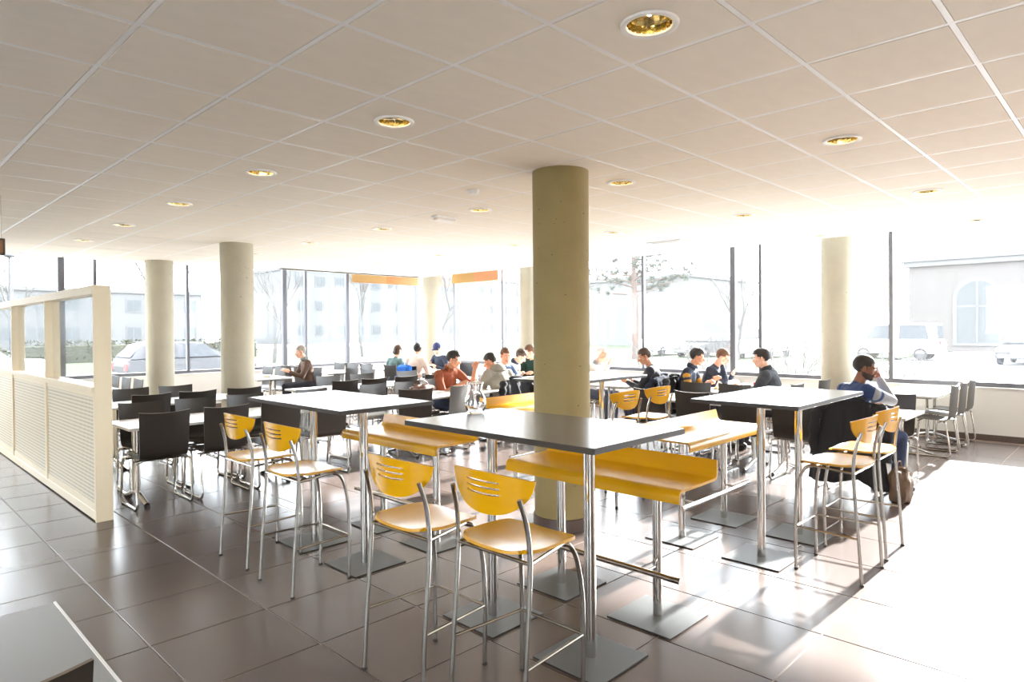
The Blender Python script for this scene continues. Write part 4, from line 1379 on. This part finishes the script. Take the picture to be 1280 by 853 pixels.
e = empty('newspaper', (9.35, 2.2, .7405), .2); tag(e, 'white folded paper lying on the table by the right window wall', 'paper')
MB().bbox((-.15, -.1, 0), (.15, .1, .006), .001).build('sheet', mat('paper_white', (.86, .86, .85), .8), e)
MB().grid([[(-.15+.3*i/6, -.1+.2*j/2, .010+.012*math.sin(i)) for j in range(3)] for i in range(7)], .002).build('page', mat('paper_white', (.86, .86, .85), .8), e, True)

# ================================================================== OUTSIDE
GZ = -.18
M_ASPH = mat('asphalt', (.21, .21, .215), .9, var=.15, scale=.6)
M_GRASS = mat('winter_lawn', (.046, .054, .036), .95, var=.25, scale=.5, spec=0.03)
tag(MB().box((-140, -120, GZ-.4), (200, 220, GZ)).build('ground', M_ASPH), kind='structure')
tag(MB().box((-60, 26, GZ), (140, 62, GZ+.04)).build('lawn', M_GRASS), kind='structure')
tag(MB().box((19, 9.5, GZ), (60, 26, GZ+.045)).build('lawn', M_GRASS), kind='structure')
tag(MB().box((WR+.25, -60, GZ), (WR+3.2, 60, GZ+.06)).build('path', mat('pale_paving', (.26, .255, .25), .9, var=.1, scale=1)), kind='structure')

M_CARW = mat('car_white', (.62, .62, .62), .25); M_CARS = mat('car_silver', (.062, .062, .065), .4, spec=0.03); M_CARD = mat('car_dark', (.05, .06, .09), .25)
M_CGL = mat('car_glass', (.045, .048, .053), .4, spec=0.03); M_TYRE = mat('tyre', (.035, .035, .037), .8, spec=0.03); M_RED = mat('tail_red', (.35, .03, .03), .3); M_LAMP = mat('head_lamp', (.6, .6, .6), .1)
def car(x, y, rz, m, label, kind='hatch'):
    e = empty('car', (x, y, GZ), rz); tag(e, label, 'car', 'parked cars')
    L = 4.2; W = .86
    if kind == 'van': side = [(-2.1, .35), (-2.15, .9), (-2.05, 1.05), (2.05, 1.0), (2.12, .7), (2.1, .35)]; cab = [(-2.05, 1.03), (-1.95, 1.85), (-1.6, 1.92), (.7, 1.90), (1.55, 1.08)]
    elif kind == 'suv': side = [(-2.15, .4), (-2.2, .95), (-2.1, 1.1), (.9, 1.1), (2.0, 1.0), (2.18, .85), (2.15, .4)]; cab = [(-2.05, 1.08), (-1.75, 1.65), (-1.4, 1.74), (.2, 1.72), (1.0, 1.1)]
    else: side = [(-2.0, .3), (-2.05, .7), (-1.98, .92), (.9, .92), (1.9, .78), (2.05, .6), (2.02, .3)]; cab = [(-1.95, .9), (-1.6, 1.36), (-1.2, 1.46), (.1, 1.44), (1.05, .92)]
    def loft(pts, w0, w1, zt):
        n = len(pts); v = []; f = []
        z0 = min(p[1] for p in pts); z1 = max(p[1] for p in pts)
        sec = [-1, -.93, 0, .93, 1]
        for k, sx in enumerate(sec):
            for (px, pz) in pts:
                t = (pz-z0)/(z1-z0)
                wd = w0+(w1-w0)*t
                ins = .06 if abs(sx) == 1 else 0
                v.append((px*(1-ins*.3), sx*wd, pz-(ins*.6*(1 if pz > (z0+z1)/2 else -1))))
        for k in range(4):
            for i in range(n): f.append((k*n+i, k*n+(i+1) % n, (k+1)*n+(i+1) % n, (k+1)*n+i))
        f.append(tuple(range(n-1, -1, -1))); f.append(tuple(4*n+i for i in range(n)))
        return MB().add(v, f)
    loft(side, W, W-.03, 0).build('body', m, e, False)
    loft(cab, W-.04, W-.20, 0).build('cabin', m, e, False)
    def quadp(nm, pts, off):
        v = [Vector(p) for p in pts]; nrm = (v[1]-v[0]).cross(v[3]-v[0]).normalized()
        MB().add([p+nrm*.015 for p in v]+[p-nrm*.015 for p in v], [(0,1,2,3),(7,6,5,4),(0,4,5,1),(1,5,6,2),(2,6,7,3),(3,7,4,0)]).build(nm, M_CGL, e)
    zt = max(p[1] for p in cab)-.1; zb = cab[0][1]+.06
    for s in (-1, 1):
        for (a0, a1) in ((cab[0][0]+.35, (cab[0][0]+cab[-1][0])/2-.08), ((cab[0][0]+cab[-1][0])/2+.08, cab[-1][0]-.35)):
            lo = s*(W-.045); hi = s*(W-.185)
            quadp('side_window', [(a0, lo, zb), (a1, lo, zb), (a1-(.35 if a1 > .3 else .02), hi, zt), (a0+(.2 if a0 < -1 else .02), hi, zt)], 0)
    (xa, za), (xb, zb2) = cab[-2], cab[-1]
    quadp('windscreen', [(xb-.02, -W+.12, zb2+.06), (xb-.02, W-.12, zb2+.06), (xa+.08, W-.24, za-.06), (xa+.08, -W+.24, za-.06)], 0)
    (xa, za), (xb, zb2) = cab[1], cab[0]
    quadp('rear_window', [(xb+.02, W-.12, zb2+.08), (xb+.02, -W+.12, zb2+.08), (xa-.02, -W+.24, za-.06), (xa-.02, W-.24, za-.06)], 0)
    for sx in (-1.3, 1.32):
        for s in (-1, 1):
            wl = MB(); q = [(.20, -.10), (.31, -.09), (.325, 0), (.31, .09), (.20, .10)]
            v = []; f = []; n = 20
            for (r, t) in q:
                for i in range(n): v.append((sx+r*math.cos(2*PI*i/n), s*(W-.08)+t, .325+r*math.sin(2*PI*i/n)))
            for k in range(4):
                for i in range(n): f.append((k*n+i, k*n+(i+1) % n, (k+1)*n+(i+1) % n, (k+1)*n+i))
            wl.add(v, f); wo = wl.build('wheel', M_TYRE, e, True)
            hb = MB(); v = [(sx+.205*math.cos(2*PI*i/n), s*(W-.015), .325+.205*math.sin(2*PI*i/n)) for i in range(n)]+[(sx, s*(W+.01), .325)]
            hb.add(v, [(i, (i+1) % n, n) for i in range(n)]).build('hub_cap', M_CARS, wo)
    fx, bx = side[-2][0], side[1][0]
    zl = side[-2][1]
    for s in (-1, 1):
        MB().bbox((fx-.12, s*.66-.16, zl-.02), (fx+.02, s*.66+.16, zl+.12), .03).build('headlight', M_LAMP, e)
        MB().bbox((bx-.02, s*.70-.12, side[1][1]-.12), (bx+.10, s*.70+.12, side[1][1]+.12), .03).build('tail_light', M_RED, e)
    MB().bbox((fx-.1, -.75, .32), (fx+.06, .75, .5), .04).build('bumper', M_GREYP, e)
    MB().bbox((bx-.06, -.75, .32), (bx+.1, .75, .5), .04).build('bumper', M_GREYP, e)
    MB().box((fx+.03, -.26, .52), (fx+.05, .26, .63)).build('number_plate', M_CARW, e)
    return e
car(39.0, 9.6, PI/2, M_CARW, 'white delivery van parked outside, framed by the tall right window', 'van')
car(37.5, 3.9, PI*.98, M_CARS, 'pale car with its front toward the windows at the right picture edge', 'hatch')
car(36.5, 15.6, PI*1.02, M_CARW, 'white off-road car facing the windows behind the right column', 'suv')
car(36.0, 18.9, PI*.97, M_CARS, 'silver car parked outside left of the right column', 'hatch')
car(36.2, 22.0, PI, M_CARW, 'white car parked outside behind the double mullion', 'suv')
car(2.2, 22.6, 0, M_CARW, 'large white car outside the left windows, seen above the partition', 'suv')
car(8.2, 23.2, 0, M_CARS, 'silver car outside between the left columns', 'hatch')

M_BARK = mat('bark', (.066, .062, .058), .95, var=.2, scale=6, spec=0.03)
M_PINE = mat('pine_needles', (.040, .048, .037), .9, var=.3, scale=3, spec=0.03)
M_PBARK = mat('pine_bark', (.075, .052, .044), .95, var=.2, scale=6, spec=0.03)
def bare_tree(x, y, h, seed, label, spread=.55, multi=1, group='bare trees outside'):
    rnd = random.Random(seed)
    e = empty('bare_tree' if multi == 1 else 'bare_shrub', (x, y, GZ)); tag(e, label, 'tree' if multi == 1 else 'shrub', group)
    tr = MB(); tw = MB()
    def grow(p, d, L, r, lev):
        pts = [p]; n = 3
        for k in range(n):
            d = (d+Vector((rnd.uniform(-.16, .16), rnd.uniform(-.16, .16), rnd.uniform(-.05, .12)))).normalized()
            pts.append(pts[-1]+d*L/n)
        (tr if lev < 1 else tw).tube(pts, [r, r*.86, r*.74, r*.62], 5 if lev < 2 else 4, caps=False)
        if lev >= 4: return
        for k in range(rnd.choice((2, 3, 3)) if lev else 5):
            t = rnd.uniform(.45, 1.0); b = pts[min(n, int(t*n)+1)] if t > .5 else pts[2]
            a = rnd.uniform(0, 2*PI)
            s = Vector((math.cos(a), math.sin(a), 0))
            nd = (d*(1-spread*.6)+s*spread*rnd.uniform(.6, 1.2)+Vector((0, 0, .25))).normalized()
            grow(b, nd, L*rnd.uniform(.55, .75), r*.55, lev+1)
    for k in range(multi):
        a = 2*PI*k/multi
        d = Vector((0, 0, 1)) if multi == 1 else Vector((.45*math.cos(a), .45*math.sin(a), 1)).normalized()
        grow(Vector((.15*math.cos(a), .15*math.sin(a), 0)) if multi > 1 else Vector((0, 0, 0)), d, h*.42, h*.015 if multi == 1 else h*.012, 0 if multi == 1 else 2)
    if tr.v: tr.build('trunk', M_BARK, e)
    if tw.v: tag(tw.build('branches', M_BARK, e), kind='stuff')
for k, (x, y, h, lab) in enumerate([
        (16.5, 34, 7.5, 'bare tree on the lawn seen between the thin pair of left mullions'), (24, 37, 7, 'bare tree on the lawn right of the thin mullion pair'),
        (31, 38, 8, 'bare tree on the lawn in the ochre blind window'), (36, 33, 7, 'bare tree on the lawn in the orange blind window'),
        (10, 33, 7.5, 'bare tree on the lawn between the two left columns'), (5.5, 34, 7, 'bare tree outside just right of the partition end post'),
        (-3, 34, 8, 'bare tree outside above the partition glazing'), (44, 36, 8, 'bare tree right of the orange blind window'), (33, 15.5, 6, 'bare tree outside between the double mullion and the right column')]):
    bare_tree(x, y, h, 20+k, lab)
for k, (x, y, h, lab) in enumerate([(16.0, 8.3, 2.0, 'bare bush outside behind the mustard sleeve'), (16.5, 6.3, 1.9, 'bare bush outside behind the charcoal jacket'),
                                   (17.5, 4.2, 1.5, 'bare bush outside before the white van'), (22, 14.2, 1.6, 'bare bush outside left of the double mullion')]):
    bare_tree(x, y, h, 50+k, lab, .5, 9, 'bare bushes outside')
def pine(x, y, h):
    e = empty('pine_tree', (x, y, GZ)); tag(e, 'tall pine with reddish trunk and tufted crown outside right of the middle column', 'tree')
    rnd = random.Random(5)
    MB().tube([(0, 0, 0), (.1, .1, h*.4), (.05, .15, h*.75), (.1, .1, h)], [.22, .17, .11, .03], 10).build('trunk', M_PBARK, e, True)
    br = MB(); nd = MB()
    for k in range(30):
        z = h*(.46+.52*k/30); a = k*2.4+rnd.uniform(-.3, .3); L = (1.0-.62*k/30)*4.2*rnd.uniform(.75, 1.1)
        d = Vector((math.cos(a), math.sin(a), rnd.uniform(-.05, .25)))
        p0 = Vector((.08, .12, z)); pts = [p0, p0+d*L*.5+Vector((0, 0, .1)), p0+d*L]
        br.tube(pts, [.05, .035, .012], 5, caps=False)
        for t in range(9):
            c = p0+d*L*(.3+.7*t/9)+Vector((rnd.uniform(-.4, .4), rnd.uniform(-.4, .4), rnd.uniform(-.05, .35)))
            for q in range(26):
                u = Vector((rnd.gauss(0, 1), rnd.gauss(0, 1), rnd.gauss(.5, .8))).normalized()*rnd.uniform(.2, .42)
                s = u.cross(Vector((rnd.random(), rnd.random(), rnd.random()))).normalized()*.022
                nd.add([c-s, c+s, c+u], [(0, 1, 2)])
    br.build('branches', M_PBARK, e); tag(nd.build('needles', M_PINE, e), kind='stuff')
pine(31, 20.5, 7.6)

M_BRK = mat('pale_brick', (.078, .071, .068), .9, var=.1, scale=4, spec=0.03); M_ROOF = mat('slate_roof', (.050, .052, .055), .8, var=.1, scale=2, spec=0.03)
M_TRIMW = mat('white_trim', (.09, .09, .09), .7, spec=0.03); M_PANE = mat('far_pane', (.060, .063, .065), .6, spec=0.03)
def brick_house():
    e = empty('brick_house', (53, -2, GZ)); tag(e, 'brick house with hipped roof and arched windows outside at the right picture edge', 'building')
    MB().box((0, -14, 0), (12, 14.2, 6)).build('wall', M_BRK, e)
    MB().box((-.25, -14.3, 5.9), (12.3, 14.5, 6.25)).build('cornice', M_TRIMW, e)
    v = [(-.4, -14.5, 6.25), (12.4, -14.5, 6.25), (12.4, 14.7, 6.25), (-.4, 14.7, 6.25), (6, -7, 10.2), (6, 7, 10.2)]
    MB().add(v, [(0,3,5,4), (1,4,5,2), (0,4,1), (2,5,3), (0,1,2,3)]).build('roof', M_ROOF, e)
    for k, y in enumerate((10.2, 6.6, 3.0, -.6, -4.2, -7.8)):
        w = 1.15
        arc = [(y-w, .6), (y+w, .6)]+[(y+w*math.cos(PI*i/12), 3.6+w*math.sin(PI*i/12)) for i in range(13)]
        arc2 = [(y-w-.22, .4), (y+w+.22, .4)]+[(y+(w+.22)*math.cos(PI*i/12), 3.6+(w+.22)*math.sin(PI*i/12)) for i in range(13)]
        def pr(o, x0, x1):
            n = len(o); return MB().add([(x0, a, b) for a, b in o]+[(x1, a, b) for a, b in o], [tuple(range(n-1, -1, -1)), tuple(range(n, 2*n))]+[(i, (i+1) % n, n+(i+1) % n, n+i) for i in range(n)])
        s_ = pr(arc2, -.08, .05).build('arched_window', M_TRIMW, e)
        pr(arc, -.10, .05).build('pane', M_PANE, s_)
        MB().box((-.13, y-.05, .6), (-.09, y+.05, 4.7)).box((-.13, y-w, 3.0), (-.09, y+w, 3.1)).build('glazing_bar', M_TRIMW, s_)
brick_house()
def block(x, y, L, D, floors, fh, m, label, nwin, rz=0):
    e = empty('apartment_block', (x, y, GZ), rz); tag(e, label, 'building', 'pale blocks beyond the lawn')
    hgt = floors*fh
    MB().box((0, 0, 0), (L, D, hgt)).build('wall', m, e)
    MB().box((-.2, -.2, hgt), (L+.2, D+.2, hgt+.35)).build('roof_edge', M_TRIMW, e)
    wm = MB().box((-.8, -.06, -.75), (.8, .05, .75)).mesh('window', M_TRIMW)
    pm = MB().box((-.68, -.09, -.63), (-.05, .0, .63)).box((.05, -.09, -.63), (.68, .0, .63)).mesh('pane', M_PANE)
    for f in range(floors):
        for k in range(nwin):
            o = obj('window', wm, e, (L*(k+.5)/nwin, 0, fh*(f+.55)))
            obj('pane', pm, o)
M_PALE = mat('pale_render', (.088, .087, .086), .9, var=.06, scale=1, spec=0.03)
block(40, 78, 46, 12, 3, 3.2, M_PALE, 'long pale block with three window rows in the blind windows', 16)
block(4, 80, 26, 12, 2, 3.0, M_PALE, 'low pale block between the left columns and the mullions', 9)
block(-32, 62, 30, 12, 3, 3.2, M_PALE, 'pale block seen above the partition at the left picture edge', 10)
block(66, 30, 20, 12, 2, 3.2, M_PALE, 'pale low block behind the pine', 6, PI/2)
def hedge(x0, x1, y, h, label):
    e = empty('hedge', ((x0+x1)/2, y, GZ)); tag(e, label, 'hedge')
    rnd = random.Random(int(x0*7)); mb = MB()
    L = (x1-x0)/2
    for k in range(1500):
        c = Vector((rnd.uniform(-L, L), rnd.uniform(-.45, .45), h*rnd.uniform(.05, 1)))
        u = Vector((rnd.gauss(0, 1), rnd.gauss(0, 1), rnd.gauss(0, 1))).normalized()*.14; s = u.cross(Vector((rnd.random(), rnd.random(), .3))).normalized()*.06
        mb.add([c-u, c+s, c+u, c-s], [(0, 1, 2, 3)])
    tag(mb.build('leaves', mat('hedge_leaf', (.046, .047, .032), .9, var=.3, scale=2, spec=0.03), e), kind='stuff')
    MB().bbox((-L, -.35, 0), (L, .35, h*.8), .1).build('core', mat('hedge_core', (.045, .045, .034), .95, var=.3, scale=4, spec=0.03), e)
hedge(-8, 4, 27.5, 1.3, 'low hedge outside above the partition')
hedge(7, 20, 44, 1.3, 'clipped hedge at the lawn end behind the man in brown')
# street lamp outside
e = empty('street_lamp', (4.6, 31, GZ)); tag(e, 'slim street lamp outside between the left columns', 'street lamp')
MB().tube([(0, 0, 0), (0, 0, 4.6)], .05, 8).build('pole', M_CARS, e); MB().lathe([(.02, 4.6), (.2, 4.7), (.18, 4.85), (.02, 4.95)], n=12).build('lamp_head', M_CARS, e)
